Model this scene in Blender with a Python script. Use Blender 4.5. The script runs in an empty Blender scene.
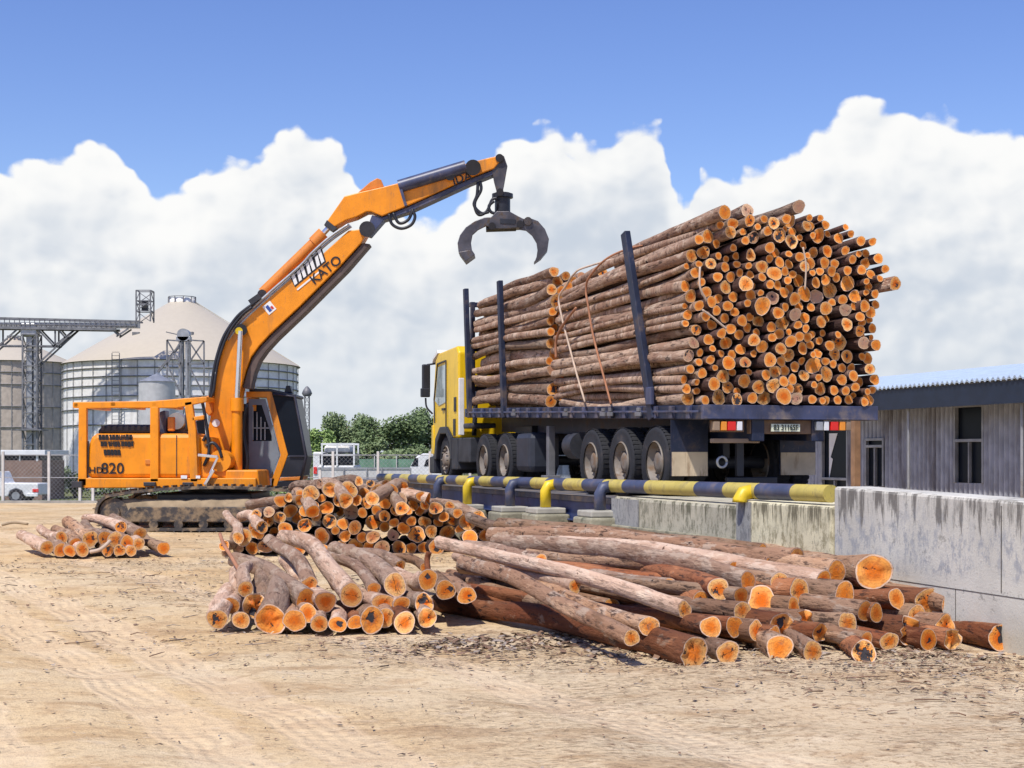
import bpy, math, random
from mathutils import Vector, Matrix, noise
random.seed(7)
R = math.radians
SC = bpy.context.scene
COL = SC.collection
F, HY, EYE = 1500.0, 455.0, 1.6

def P(px, py, Y):
    return Vector(((px-512)/F*Y, Y, EYE-(py-HY)/F*Y))

# ------------------------------------------------------------------ materials
def nt(m):
    m.use_nodes = True
    t = m.node_tree; t.nodes.clear()
    o = t.nodes.new('ShaderNodeOutputMaterial')
    b = t.nodes.new('ShaderNodeBsdfPrincipled')
    t.links.new(b.outputs[0], o.inputs[0])
    return t, b
class N:
    """tiny node helper"""
    def __init__(s, t): s.t = t
    def n(s, ty, **kw):
        x = s.t.nodes.new(ty)
        for k, v in kw.items(): setattr(x, k, v)
        return x
    def put(s, sock, v):
        if hasattr(v, 'is_output') or isinstance(v, bpy.types.NodeSocket): s.t.links.new(v, sock)
        else: sock.default_value = v
    def math(s, op, a, b=0.0, c=0.0, clamp=False):
        x = s.n('ShaderNodeMath', operation=op, use_clamp=clamp)
        s.put(x.inputs[0], a); s.put(x.inputs[1], b); s.put(x.inputs[2], c)
        return x.outputs[0]
    def mix(s, f, a, b, mode='MIX'):
        x = s.n('ShaderNodeMix', data_type='RGBA', blend_type=mode)
        s.put(x.inputs[0], f); s.put(x.inputs[6], a if not isinstance(a, tuple) else (*a[:3], 1)); s.put(x.inputs[7], b if not isinstance(b, tuple) else (*b[:3], 1))
        return x.outputs[2]
    def noise(s, vec, scale, detail=3, rough=.55, w=None, dist=0):
        x = s.n('ShaderNodeTexNoise')
        if w is not None:
            o = s.n('ShaderNodeVectorMath', operation='ADD'); s.put(o.inputs[0], vec); s.put(o.inputs[1], w); vec = o.outputs[0]
        if vec is not None: s.t.links.new(vec, x.inputs['Vector'])
        x.inputs['Scale'].default_value = scale; x.inputs['Detail'].default_value = detail
        x.inputs['Roughness'].default_value = rough; x.inputs['Distortion'].default_value = dist
        return x.outputs[0]
    def noise2(s, vec, scale, detail, rough):
        x = s.n('ShaderNodeTexNoise', noise_dimensions='2D'); s.t.links.new(vec, x.inputs['Vector'])
        x.inputs['Scale'].default_value = scale; x.inputs['Detail'].default_value = detail; x.inputs['Roughness'].default_value = rough
        return x.outputs[0]
    def ramp(s, v, lo, hi, a=0., b=1.):
        x = s.n('ShaderNodeMapRange', clamp=True, interpolation_type='SMOOTHSTEP')
        s.put(x.inputs[0], v); s.put(x.inputs[1], lo); s.put(x.inputs[2], hi); s.put(x.inputs[3], a); s.put(x.inputs[4], b)
        return x.outputs[0]
    def scale(s, vec, sc, rot=(0,0,0)):
        x = s.n('ShaderNodeMapping'); s.t.links.new(vec, x.inputs[0]); x.inputs['Scale'].default_value = sc
        x.inputs['Rotation'].default_value = rot
        return x.outputs[0]
    def bump(s, h, strength, dist, b):
        x = s.n('ShaderNodeBump'); s.put(x.inputs['Height'], h); x.inputs['Strength'].default_value = strength
        x.inputs['Distance'].default_value = dist; s.t.links.new(x.outputs[0], b.inputs['Normal'])
def mat(name, col, rough=.6, metal=0., var=.25, vs=3., dirt=None, ds=1.5, dth=(.55,.75), bump=0., bs=20., streak=False, spec=.5, rnd=0., scratch=0.):
    m = bpy.data.materials.new(name); t, b = nt(m); n = N(t)
    co = n.n('ShaderNodeTexCoord').outputs['Object']
    v = n.noise(co, vs, 5)
    c = n.mix(n.ramp(v, .3, .7), tuple(x*(1-var) for x in col), tuple(min(1, x*(1+var*.6)) for x in col))
    if scratch:
        q_ = n.noise(n.scale(co, (3,3,.5), (.2,.3,.1)), 14, 6, .75); c = n.mix(n.math('MULTIPLY', n.ramp(q_, .60, .66), scratch), c, (.16,.11,.08))
        q_ = n.noise(n.scale(co, (1.2,1.2,.12)), 5, 5, .7); c = n.mix(n.math('MULTIPLY', n.ramp(q_, .52, .68), scratch*.6), c, tuple(x*.55+.02 for x in col))
    if dirt:
        q = n.scale(co, (1, 1, .18)) if streak else co
        d = n.ramp(n.noise(q, ds, 6, .65), dth[0], dth[1])
        c = n.mix(d, c, tuple(dirt))
        n.put(b.inputs['Roughness'], n.ramp(d, 0, 1, rough, min(1, rough+.3)))
    else: b.inputs['Roughness'].default_value = rough
    if rnd:
        oi = n.n('ShaderNodeObjectInfo').outputs['Random']
        h = n.n('ShaderNodeHueSaturation'); n.put(h.inputs['Color'], c); n.put(h.inputs['Value'], n.ramp(oi, 0, 1, 1-rnd, 1+rnd)); c = h.outputs[0]
    n.put(b.inputs['Base Color'], c)
    b.inputs['Metallic'].default_value = metal
    b.inputs['Specular IOR Level'].default_value = spec
    if bump: n.bump(n.noise(co, bs, 5), bump, .02, b)
    return m

def bark_mat(name, a, b_, c_, dark=(.05,.03,.025), pale=(.5,.4,.33), patch=.55, fis=.85):
    m = bpy.data.materials.new(name); t, b = nt(m); n = N(t)
    co = n.n('ShaderNodeTexCoord').outputs['Object']
    rnd = n.n('ShaderNodeObjectInfo').outputs['Random']
    w = n.math('MULTIPLY', rnd, 40.)
    st = n.scale(co, (1, 1, .22))
    v1 = n.noise(st, 3.0, 4, .6, w)
    v2 = n.noise(st, 22., 5, .7, w)
    v3 = n.noise(n.scale(co, (1, 1, .5)), 7., 4, .6, n.math('ADD', w, 9.))
    base = n.mix(n.ramp(v1, .35, .62), a, b_)
    base = n.mix(n.ramp(rnd, .2, .9), base, n.mix(.6, base, c_))
    base = n.mix(n.math('MULTIPLY', n.ramp(v3, patch, patch+.08), .75), base, pale)     # peeled flakes
    base = n.mix(n.math('MULTIPLY', n.ramp(v2, .52, .64), fis), base, dark)
    v4 = n.noise(n.scale(co, (1, 1, .35)), 5., 5, .7, n.math('ADD', w, 51.))
    base = n.mix(n.math('MULTIPLY', n.ramp(v4, .56, .66), .55), base, tuple(x*.38 for x in a))
    base = n.mix(n.math('MULTIPLY', n.ramp(v4, .42, .34), .5), base, tuple(min(.8, x*1.5) for x in b_))                       # fissures
    knot = n.noise(n.scale(co, (1, 1, 1.6)), 6., 2, .5, n.math('ADD', w, 31.))
    base = n.mix(n.ramp(knot, .70, .74), base, dark)
    h = n.n('ShaderNodeHueSaturation'); n.put(h.inputs['Color'], base); h.inputs['Saturation'].default_value = 1.15
    n.put(h.inputs['Value'], n.ramp(n.math('FRACT', n.math('MULTIPLY', rnd, 17.3)), 0, 1, .55, 1.12))
    n.put(b.inputs['Base Color'], h.outputs[0])
    b.inputs['Roughness'].default_value = .88
    b.inputs['Specular IOR Level'].default_value = .25
    hh = n.math('ADD', n.math('MULTIPLY', v2, -1.), n.math('MULTIPLY', v3, .7))
    n.bump(hh, 1., .035, b)
    return m

def end_mat():
    m = bpy.data.materials.new('cut_wood'); t, b = nt(m); n = N(t)
    tc = n.n('ShaderNodeTexCoord'); uv = tc.outputs['UV']; ob = tc.outputs['Object']
    oc = n.n('ShaderNodeSeparateColor'); n.put(oc.inputs[0], n.n('ShaderNodeObjectInfo').outputs['Color']); rnd = oc.outputs[0]
    w = n.math('MULTIPLY', rnd, 57.)
    ln = n.n('ShaderNodeVectorMath', operation='LENGTH'); n.put(ln.inputs[0], uv); d = ln.outputs['Value']
    nz = n.noise(uv, 1.6, 4, .6, w)
    nz2 = n.noise(uv, 4.5, 4, .7, n.math('ADD', w, 5.))
    d2 = n.math('ADD', d, n.math('MULTIPLY', n.math('SUBTRACT', nz, .5), .5))
    r1 = n.math('FRACT', n.math('MULTIPLY', rnd, 7.7))
    r2 = n.math('FRACT', n.math('MULTIPLY', rnd, 23.1))
    r3 = n.math('FRACT', n.math('MULTIPLY', rnd, 91.7))
    deep = n.mix(r1, (.74,.135,.006), (.82,.25,.025))
    pale = n.mix(r2, (.88,.33,.05), (.90,.54,.20))
    c = n.mix(n.ramp(d2, .25, .8), deep, pale)
    c = n.mix(n.math('MULTIPLY', n.ramp(nz2, .5, .62), .55), c, (.55,.15,.03))
    ring = n.math('SINE', n.math('MULTIPLY', d2, 38.))
    c = n.mix(n.ramp(ring, .2, 1., 0, .25), c, (.42,.15,.04))
    # cracks running out from the heart
    sp = n.n('ShaderNodeSeparateXYZ'); n.put(sp.inputs[0], uv)
    ang = n.math('ARCTAN2', sp.outputs[1], sp.outputs[0])
    cr = n.math('SINE', n.math('ADD', n.math('MULTIPLY', ang, 2.), n.math('ADD', w, n.math('MULTIPLY', nz2, 5.))))
    crm = n.math('MULTIPLY', n.math('MULTIPLY', n.ramp(cr, .965, .99), n.ramp(d, .95, .5)), n.ramp(r2, .35, .6))
    dirtm = n.math('MULTIPLY', n.ramp(n.noise(uv, 2.2, 5, .7, n.math('ADD', w, 19.)), .50, .66), n.ramp(r1, .2, .9)); c = n.mix(n.math('MULTIPLY', dirtm, .7), c, (.26,.15,.10))
    grey = n.ramp(n.math('FRACT', n.math('MULTIPLY', rnd, 133.)), .83, .9); c = n.mix(n.math('MULTIPLY', grey, .6), c, (.42,.34,.28))
    c = n.mix(crm, c, (.07,.03,.015))
    # rotten / hollow hearts on some logs
    nz3 = n.noise(uv, 1.1, 3, .6, n.math('ADD', w, 77.))
    hol = n.math('MULTIPLY', n.ramp(n.math('ADD', nz3, n.math('MULTIPLY', d, -.18)), n.ramp(r3, 0, 1, .46, .80), n.ramp(r3, 0, 1, .50, .84)), n.ramp(d, .95, .8))
    c = n.mix(hol, c, (.055,.05,.055))
    c = n.mix(n.ramp(n.math('ADD', d, n.math('MULTIPLY', n.math('SUBTRACT', nz2, .5), .2)), .87, .93), c, (.74,.52,.37))       # sapwood
    c = n.mix(n.ramp(d, .97, .99), c, (.12,.07,.05))       # bark ring
    h = n.n('ShaderNodeHueSaturation'); n.put(h.inputs['Color'], c); n.put(h.inputs['Value'], n.ramp(n.math('FRACT', n.math('MULTIPLY', rnd, 41.)), 0, 1, .72, 1.12))
    n.put(b.inputs['Base Color'], h.outputs[0])
    b.inputs['Roughness'].default_value = .85
    b.inputs['Specular IOR Level'].default_value = .2
    n.bump(n.math('ADD', n.math('MULTIPLY', nz2, .6), n.math('MULTIPLY', hol, -1.5)), .7, .02, b)
    return m

# ------------------------------------------------------------------ mesh builder (world coordinates)
class MB:
    def __init__(s): s.v = []; s.f = []; s.sm = []; s.mi = []; s.uv = {}
    def add(s, vs, fs, smooth=False, mi=0):
        o = len(s.v); s.v += [Vector(x) for x in vs]
        for f in fs: s.f.append(tuple(i+o for i in f)); s.sm.append(smooth); s.mi.append(mi)
        return o
    def hexa(s, c, mi=0):     # 8 corners: bottom 4 ccw, top 4 ccw
        s.add(c, [(0,3,2,1),(4,5,6,7),(0,1,5,4),(1,2,6,5),(2,3,7,6),(3,0,4,7)], False, mi); return s
    def box(s, c, d, ax=None, mi=0):
        c = Vector(c); X, Y, Z = (Vector((1,0,0)), Vector((0,1,0)), Vector((0,0,1))) if ax is None else ax
        a, b, e = X*d[0]/2, Y*d[1]/2, Z*d[2]/2
        return s.hexa([c-a-b-e, c+a-b-e, c+a+b-e, c-a+b-e, c-a-b+e, c+a-b+e, c+a+b+e, c-a+b+e], mi)
    def bar(s, p, q, w, h=None, up=(0,0,1), mi=0):
        p, q = Vector(p), Vector(q); h = h or w; d = (q-p); L = d.length; d.normalize(); up = Vector(up)
        if abs(d.dot(up)) > .95: up = Vector((1,0,0)) if abs(d.x) < .9 else Vector((0,1,0))
        sd = d.cross(up).normalized(); u = sd.cross(d).normalized()
        return s.box((p+q)/2, (w, L, h), (sd, d, u), mi)
    def cyl(s, p, q, r, r2=None, n=16, caps=True, smooth=True, mi=0):
        p, q = Vector(p), Vector(q); r2 = r if r2 is None else r2
        d = (q-p).normalized(); a = d.orthogonal().normalized(); b = d.cross(a)
        vs = []
        for k in range(n):
            t = 2*math.pi*k/n; e = a*math.cos(t)+b*math.sin(t); vs += [p+e*r, q+e*r2]
        fs = [(2*k, 2*((k+1) % n), 2*((k+1) % n)+1, 2*k+1) for k in range(n)]
        s.add(vs, fs, smooth, mi)
        if caps: s.add([vs[2*k] for k in range(n)], [tuple(range(n))[::-1]], False, mi); s.add([vs[2*k+1] for k in range(n)], [tuple(range(n))], False, mi)
        return s
    def tube(s, pts, r, n=8, mi=0):
        pts = [Vector(p) for p in pts]; rs = r if isinstance(r, (list, tuple)) else [r]*len(pts)
        vs = []; a = None
        for i, p in enumerate(pts):
            d = (pts[min(i+1, len(pts)-1)]-pts[max(i-1, 0)]).normalized()
            a = d.orthogonal().normalized() if a is None else (a-d*a.dot(d)).normalized()
            b = d.cross(a)
            for k in range(n):
                t = 2*math.pi*k/n; vs.append(p+(a*math.cos(t)+b*math.sin(t))*rs[i])
        fs = [(i*n+k, i*n+(k+1) % n, (i+1)*n+(k+1) % n, (i+1)*n+k) for i in range(len(pts)-1) for k in range(n)]
        fs += [tuple(range(n))[::-1], tuple(range((len(pts)-1)*n, len(pts)*n))]
        s.add(vs, fs, True, mi); return s
    def prism(s, poly, off, mi=0):    # poly: coplanar points, off: extrusion vector
        poly = [Vector(p) for p in poly]; off = Vector(off); n = len(poly)
        s.add(poly+[p+off for p in poly], [tuple(range(n)), tuple(range(2*n-1, n-1, -1))]+[(k, k+n, (k+1) % n+n, (k+1) % n) for k in range(n)], False, mi)
        return s
    def lathe(s, c, prof, n=48, smooth=True, mi=0):
        c = Vector(c); vs = []
        for (r, z) in prof:
            for k in range(n):
                t = 2*math.pi*k/n; vs.append(c+Vector((r*math.cos(t), r*math.sin(t), z)))
        fs = [(i*n+k, i*n+(k+1) % n, (i+1)*n+(k+1) % n, (i+1)*n+k) for i in range(len(prof)-1) for k in range(n)]
        s.add(vs, fs, smooth, mi); return s
    def build(s, name, m, parent=None, bevel=0., origin=None):
        o = Vector((0,0,0))
        if parent is not None: o = wloc(parent)
        elif origin is not None: o = Vector(origin)
        me = bpy.data.meshes.new(name)
        own = o if parent is None else Vector((0,0,0))
        me.from_pydata([v-o for v in s.v], [], s.f)
        me.polygons.foreach_set('use_smooth', s.sm); me.polygons.foreach_set('material_index', s.mi)
        for x in (m if isinstance(m, (list, tuple)) else [m]): me.materials.append(x)
        me.update()
        ob = bpy.data.objects.new(name, me); COL.objects.link(ob)
        if parent is not None: ob.parent = parent
        else: ob.location = own
        if bevel:
            md = ob.modifiers.new('bevel', 'BEVEL'); md.width = bevel; md.segments = 2; md.limit_method = 'ANGLE'; md.angle_limit = R(40)
        return ob
def wloc(o):
    v = Vector(o.location)
    while o.parent: o = o.parent; v = v+Vector(o.location)
    return v
def empty(name, loc, label, cat, group=None):
    o = bpy.data.objects.new(name, None); COL.objects.link(o); o.location = loc; o.empty_display_size = .2
    return tag(o, label, cat, group)
def tag(o, label=None, cat=None, group=None, kind=None):
    if label: o['label'] = label
    if cat: o['category'] = cat
    if group: o['group'] = group
    if kind: o['kind'] = kind
    return o
def text_obj(name, body, m, parent, pos, xdir, ydir, size, extrude=.004, shear=0., sx=1.):
    cu = bpy.data.curves.new(name, 'FONT'); cu.body = body; cu.size = size; cu.extrude = extrude; cu.align_x = 'CENTER'; cu.align_y = 'CENTER'; cu.shear = shear; cu.resolution_u = 3; cu.offset = size*.012
    tmp = bpy.data.objects.new('tmp', cu); COL.objects.link(tmp)
    dg = bpy.context.evaluated_depsgraph_get(); dg.update()
    me = bpy.data.meshes.new_from_object(tmp.evaluated_get(dg)); bpy.data.objects.remove(tmp)
    X = Vector(xdir).normalized(); Y = Vector(ydir); Y = (Y-X*Y.dot(X)).normalized(); Z = X.cross(Y)
    M = Matrix((X*sx, Y, Z)).transposed().to_4x4(); M.translation = Vector(pos)-wloc(parent)
    me.transform(M); me.name = name; me.materials.clear(); me.materials.append(m)
    o = bpy.data.objects.new(name, me); COL.objects.link(o); o.parent = parent
    return o
def spline(pts, n=6):
    pts = [Vector(p) for p in pts]; out = []
    q = [pts[0]*2-pts[1]]+pts+[pts[-1]*2-pts[-2]]
    for i in range(1, len(q)-2):
        for k in range(n):
            t = k/n; a, b, c, d = q[i-1], q[i], q[i+1], q[i+2]
            out.append(.5*((2*b)+(c-a)*t+(2*a-5*b+4*c-d)*t*t+(3*b-a-3*c+d)*t**3))
    out.append(pts[-1]); return out
# ------------------------------------------------------------------ camera, light, sky
cam = bpy.data.cameras.new('camera'); co = bpy.data.objects.new('camera', cam); COL.objects.link(co)
co.location = (0, 0, EYE); co.rotation_euler = (R(90), 0, 0)
cam.sensor_width = 36; cam.lens = F/1024*36; cam.shift_y = (HY-384)/1024; cam.clip_end = 6000; cam.clip_start = .1
SC.camera = co
SUN_EL, SUN_AZ = R(59), R(211)        # azimuth clockwise from +Y: behind the camera, over its shoulder
sd = bpy.data.lights.new('sun', 'SUN'); sd.energy = 4.7; sd.angle = R(1.5); sd.color = (1, .95, .87)
so = bpy.data.objects.new('sun', sd); COL.objects.link(so)
dv = Vector((math.sin(SUN_AZ)*math.cos(SUN_EL), math.cos(SUN_AZ)*math.cos(SUN_EL), math.sin(SUN_EL)))
so.rotation_euler = dv.to_track_quat('Z', 'Y').to_euler(); so.location = dv*60
W = bpy.data.worlds.new('World'); SC.world = W; W.use_nodes = True
t = W.node_tree; t.nodes.clear(); n = N(t)
out = t.nodes.new('ShaderNodeOutputWorld')
sky = t.nodes.new('ShaderNodeTexSky'); sky.sky_type = 'NISHITA'; sky.sun_disc = False; sky.sun_elevation = SUN_EL; sky.sun_rotation = SUN_AZ
sky.air_density = 1.0; sky.dust_density = .3; sky.ozone_density = 2.5
hs = n.n('ShaderNodeHueSaturation'); n.put(hs.inputs['Color'], sky.outputs[0]); hs.inputs['Saturation'].default_value = 1.2; hs.inputs['Hue'].default_value = .521
bg = n.n('ShaderNodeBackground'); n.put(bg.inputs[0], hs.outputs[0]); bg.inputs[1].default_value = .16
g = n.n('ShaderNodeTexCoord').outputs['Generated']
sp = n.n('ShaderNodeSeparateXYZ'); n.put(sp.inputs[0], g)
az = n.math('ARCTAN2', sp.outputs[0], sp.outputs[1])
hyp = n.math('SQRT', n.math('ADD', n.math('MULTIPLY', sp.outputs[0], sp.outputs[0]), n.math('MULTIPLY', sp.outputs[1], sp.outputs[1])))
el = n.math('ARCTAN2', sp.outputs[2], hyp)
# height of the cumulus tops over the azimuth
prof = [(-60,.13),(-30,.2),(0,.187),(30,.193),(60,.203),(100,.206),(135,.187),(175,.172),(205,.193),(250,.202),(320,.214),(345,.204),(368,.178),(400,.166),(440,.17),(480,.2),(545,.222),(600,.218),(640,.222),(670,.198),(684,.176),(700,.195),(745,.203),(790,.206),(830,.219),(880,.229),(930,.222),(985,.212),(1024,.207),(1100,.19),(1200,.14)]
fc = n.n('ShaderNodeFloatCurve'); cv = fc.mapping.curves[0]
A0, A1 = -.45, .50
pts = [((math.atan((x-512)/F)-A0)/(A1-A0), y/.3) for x, y in prof]
cv.points[0].location = (0, .5); cv.points[1].location = (1, .5)
for x, y in pts: cv.points.new(x, y)
for p_ in cv.points: p_.handle_type = 'AUTO'
fc.mapping.update()
n.put(fc.inputs['Value'], n.ramp(az, A0, A1)); t.nodes[-1]
mr = n.n('ShaderNodeMapRange'); n.put(mr.inputs[0], az); mr.inputs[1].default_value = A0; mr.inputs[2].default_value = A1
n.put(fc.inputs['Value'], mr.outputs[0])
top = n.math('MULTIPLY', fc.outputs[0], .3)
cmb = n.n('ShaderNodeCombineXYZ'); n.put(cmb.inputs[0], az); n.put(cmb.inputs[1], n.math('MULTIPLY', el, 1.25))
def puff(vec, seed):
    off = n.n('ShaderNodeVectorMath', operation='ADD'); n.put(off.inputs[0], vec); off.inputs[1].default_value = (seed, seed*.7, 0)
    wn = n.n('ShaderNodeTexNoise', noise_dimensions='2D'); n.put(wn.inputs['Vector'], off.outputs[0]); wn.inputs['Scale'].default_value = 22; wn.inputs['Detail'].default_value = 2
    wv = n.n('ShaderNodeVectorMath', operation='MULTIPLY_ADD'); n.put(wv.inputs[0], wn.outputs[1]); wv.inputs[1].default_value = (.022,.022,0); n.put(wv.inputs[2], off.outputs[0])
    acc = None
    for sc_, am in ((16, .5), (38, .32), (95, .14)):
        v = n.n('ShaderNodeTexVoronoi', feature='SMOOTH_F1', voronoi_dimensions='2D'); n.put(v.inputs['Vector'], wv.outputs[0]); v.inputs['Scale'].default_value = sc_; v.inputs['Smoothness'].default_value = .5
        q = n.math('MULTIPLY', n.math('SUBTRACT', .55, v.outputs['Distance']), am*2)
        acc = q if acc is None else n.math('ADD', acc, q)
    f2 = n.noise2(off.outputs[0], 55, 6, .65)
    return n.math('ADD', acc, n.math('MULTIPLY', n.math('SUBTRACT', f2, .5), .24))
p0 = puff(cmb.outputs[0], 3.1)
mv = n.n('ShaderNodeVectorMath', operation='ADD'); n.put(mv.inputs[0], cmb.outputs[0]); mv.inputs[1].default_value = (-.006, .009, 0)
p1 = puff(mv.outputs[0], 3.1)
edge = n.math('ADD', n.math('SUBTRACT', top, el), n.math('MULTIPLY', p0, .026))
edge = n.math('ADD', edge, -.0155)
mask = n.ramp(edge, -.001, .0055)
low = n.noise2(n.scale(cmb.outputs[0], (1, 1.7, 1)), 5.5, 3, .5)
# the relief inside the cloud: lit puffs, grey hollows, grey flat layers lower down
rel = n.math('SUBTRACT', p0, p1)
depth = n.ramp(edge, 0., .07)
shade = n.math('ADD', n.math('MULTIPLY', rel, .42), n.math('MULTIPLY', n.math('SUBTRACT', low, .5), .75))
shade = n.math('ADD', shade, n.math('MULTIPLY', n.math('SUBTRACT', 1., depth), .45))
lum = n.ramp(shade, -.36, .50)
cc = n.mix(lum, (.64,.71,.81), (1.05,1.05,1.04))
haze_f = n.ramp(el, .13, .0)
cc = n.mix(n.math('MULTIPLY', haze_f, .6), cc, (.72,.79,.87))
cl = n.n('ShaderNodeBackground'); n.put(cl.inputs[0], cc); cl.inputs[1].default_value = .93
mx = n.n('ShaderNodeMixShader'); n.put(mx.inputs[0], mask); t.links.new(bg.outputs[0], mx.inputs[1]); t.links.new(cl.outputs[0], mx.inputs[2])
t.links.new(mx.outputs[0], out.inputs[0])
SC.view_settings.view_transform = 'Standard'; SC.view_settings.look = 'None'; SC.view_settings.gamma = 1; SC.view_settings.exposure = 0
SC.view_settings.use_curve_mapping = False
W.cycles.sampling_method = 'MANUAL'; W.cycles.sample_map_resolution = 256
SC.cycles.max_bounces = 4; SC.cycles.diffuse_bounces = 3; SC.cycles.use_denoising = True

# ------------------------------------------------------------------ ground
def ground_mat():
    m = bpy.data.materials.new('sand'); t, b = nt(m); n = N(t)
    co = n.n('ShaderNodeTexCoord').outputs['Object']
    sp = n.n('ShaderNodeSeparateXYZ'); n.put(sp.inputs[0], co); X, Y = sp.outputs[0], sp.outputs[1]
    a = n.noise(co, .35, 5, .6); bb = n.noise(n.scale(co, (1,1.6,1)), 1.6, 6, .65); c3 = n.noise(co, 14, 6, .7); c4 = n.noise(co, 70, 4, .7)
    c = n.mix(n.ramp(a, .35, .65), (.70,.49,.255), (.75,.585,.36))
    c = n.mix(n.ramp(X, -3., 3., 0, .55), c, (.66,.55,.40))                       # greyer, trampled soil by the piles
    c = n.mix(n.math('MULTIPLY', n.ramp(bb, .52, .68), .5), c, (.47,.29,.15))
    b3 = n.noise(n.scale(co, (1,2.4,1)), .75, 7, .7); c = n.mix(n.math('MULTIPLY', n.ramp(b3, .52, .60), .5), c, (.44,.275,.14))
    c = n.mix(n.math('MULTIPLY', n.ramp(bb, .42, .30), .45), c, (.80,.65,.46))
    c = n.mix(n.math('MULTIPLY', n.ramp(c3, .50, .64), n.ramp(X, -2.5, 2., .35, .75)), c, (.34,.22,.13))
    c5 = n.noise(n.scale(co, (1,2.2,1)), 5, 7, .75); c = n.mix(n.math('MULTIPLY', n.ramp(c5, .55, .64), .4), c, (.38,.25,.145)); c = n.mix(n.math('MULTIPLY', n.ramp(c5, .42, .34), .4), c, (.86,.72,.54))
    c = n.mix(n.math('MULTIPLY', n.ramp(c4, .58, .7), .45), c, (.24,.165,.11))
    # straw and bark litter: stretched speckle in patches
    lt = n.noise(n.scale(co, (1, 4.5, 1), (0,0,.25)), 11, 4, .75); lm = n.noise(co, .8, 4, .6)
    near = n.math('MULTIPLY', n.math('MULTIPLY', n.ramp(lm, .38, .55), n.ramp(lt, .53, .60)), n.ramp(n.math('ADD', X, n.math('MULTIPLY', Y, .45)), 2.2, 4.6))
    c = n.mix(n.math('MULTIPLY', near, .75), c, (.24,.155,.09))
    # tyre tread pressed into the sand
    ra = R(27.3); u = n.math('ADD', n.math('MULTIPLY', X, math.cos(ra)), n.math('MULTIPLY', Y, math.sin(ra)))
    v = n.math('SUBTRACT', n.math('MULTIPLY', Y, math.cos(ra)), n.math('MULTIPLY', X, math.sin(ra)))
    u = n.math('ADD', u, n.math('MULTIPLY', n.math('SUBTRACT', n.noise(co, .5, 2), .5), .5))
    tr = None
    for uc in (3.02, 2.35, 4.75, 1.2):
        k = n.math('ABSOLUTE', n.math('SUBTRACT', u, uc)); mk = n.ramp(k, .27, .2); tr = mk if tr is None else n.math('MAXIMUM', tr, mk)
    # grass beyond the yard
    gr = n.mix(n.ramp(c3, .4, .6), (.10,.13,.045), (.20,.20,.09))
    c = n.mix(n.math('MULTIPLY', tr, .30), c, (.85,.66,.45))
    yb = n.math('ADD', Y, n.math('MULTIPLY', n.math('SUBTRACT', bb, .5), 3.))
    c = n.mix(n.ramp(yb, 50.6, 52.), c, gr)
    n.put(b.inputs['Base Color'], c); b.inputs['Roughness'].default_value = .95; b.inputs['Specular IOR Level'].default_value = .135
    wv = n.math('SINE', n.math('MULTIPLY', u, 62.)); wv2 = n.math('SINE', n.math('ADD', n.math('MULTIPLY', v, 48.), n.math('MULTIPLY', u, 30.)))
    tread = n.math('MULTIPLY', n.math('MULTIPLY', tr, n.ramp(n.noise(co, 1.3, 3), .38, .58)), n.math('ADD', wv, n.math('MULTIPLY', wv2, .5)))
    h = n.math('ADD', n.math('ADD', n.math('MULTIPLY', c3, 1.3), n.math('MULTIPLY', c4, .35)), n.math('ADD', n.math('MULTIPLY', tread, .20), n.math('MULTIPLY', near, .3)))
    n.bump(h, .75, .035, b)
    return m
def gz(x, y):
    if y > 51: return -.8*min(1, (y-51)/14)
    if y > 45 or y < 2: return 0.
    f = min(1, (y-2)/3, (45-y)/8)
    p = Vector((x, y, 0))
    z = noise.noise(p*.33)*.045+noise.noise(p*1.1+Vector((3,7,1)))*.022+noise.noise(p*3.1+Vector((9,2,4)))*.012
    if y < 22: z += noise.noise(p*8+Vector((1,5,2)))*.006
    u = x*math.cos(R(27.3))+y*math.sin(R(27.3))
    for uc in (3.02, 2.35, 4.75, 1.2): z -= .03*math.exp(-((u-uc+.3*noise.noise(p*.4))/.28)**2)
    return z*f
def axis(segs, far):
    out = []
    for a, b, st in segs:
        k = max(1, round((b-a)/st)); out += [a+(b-a)*i/k for i in range(k)]
    out.append(segs[-1][1]); st = segs[-1][2]
    while out[-1] < far: st *= 1.35; out.append(out[-1]+st)
    lo = []; v = out[0]; st = segs[0][2]
    while v > -far: st *= 1.35; v -= st; lo.append(v)
    return lo[::-1]+out
xs = axis([(-14,-6,.3),(-6,6,.07),(6,14,.3)], 2500); ys = axis([(0,6,.4),(6,16,.065),(16,24,.15),(24,36,.35),(36,80,2.)], 2500)
g_ = MB(); nx = len(xs)
g_.add([(x, y, gz(x, y)) for y in ys for x in xs], [(j*nx+i, j*nx+i+1, (j+1)*nx+i+1, (j+1)*nx+i) for j in range(len(ys)-1) for i in range(nx-1)], True)
tag(g_.build('ground', ground_mat()), kind='structure')
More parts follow.
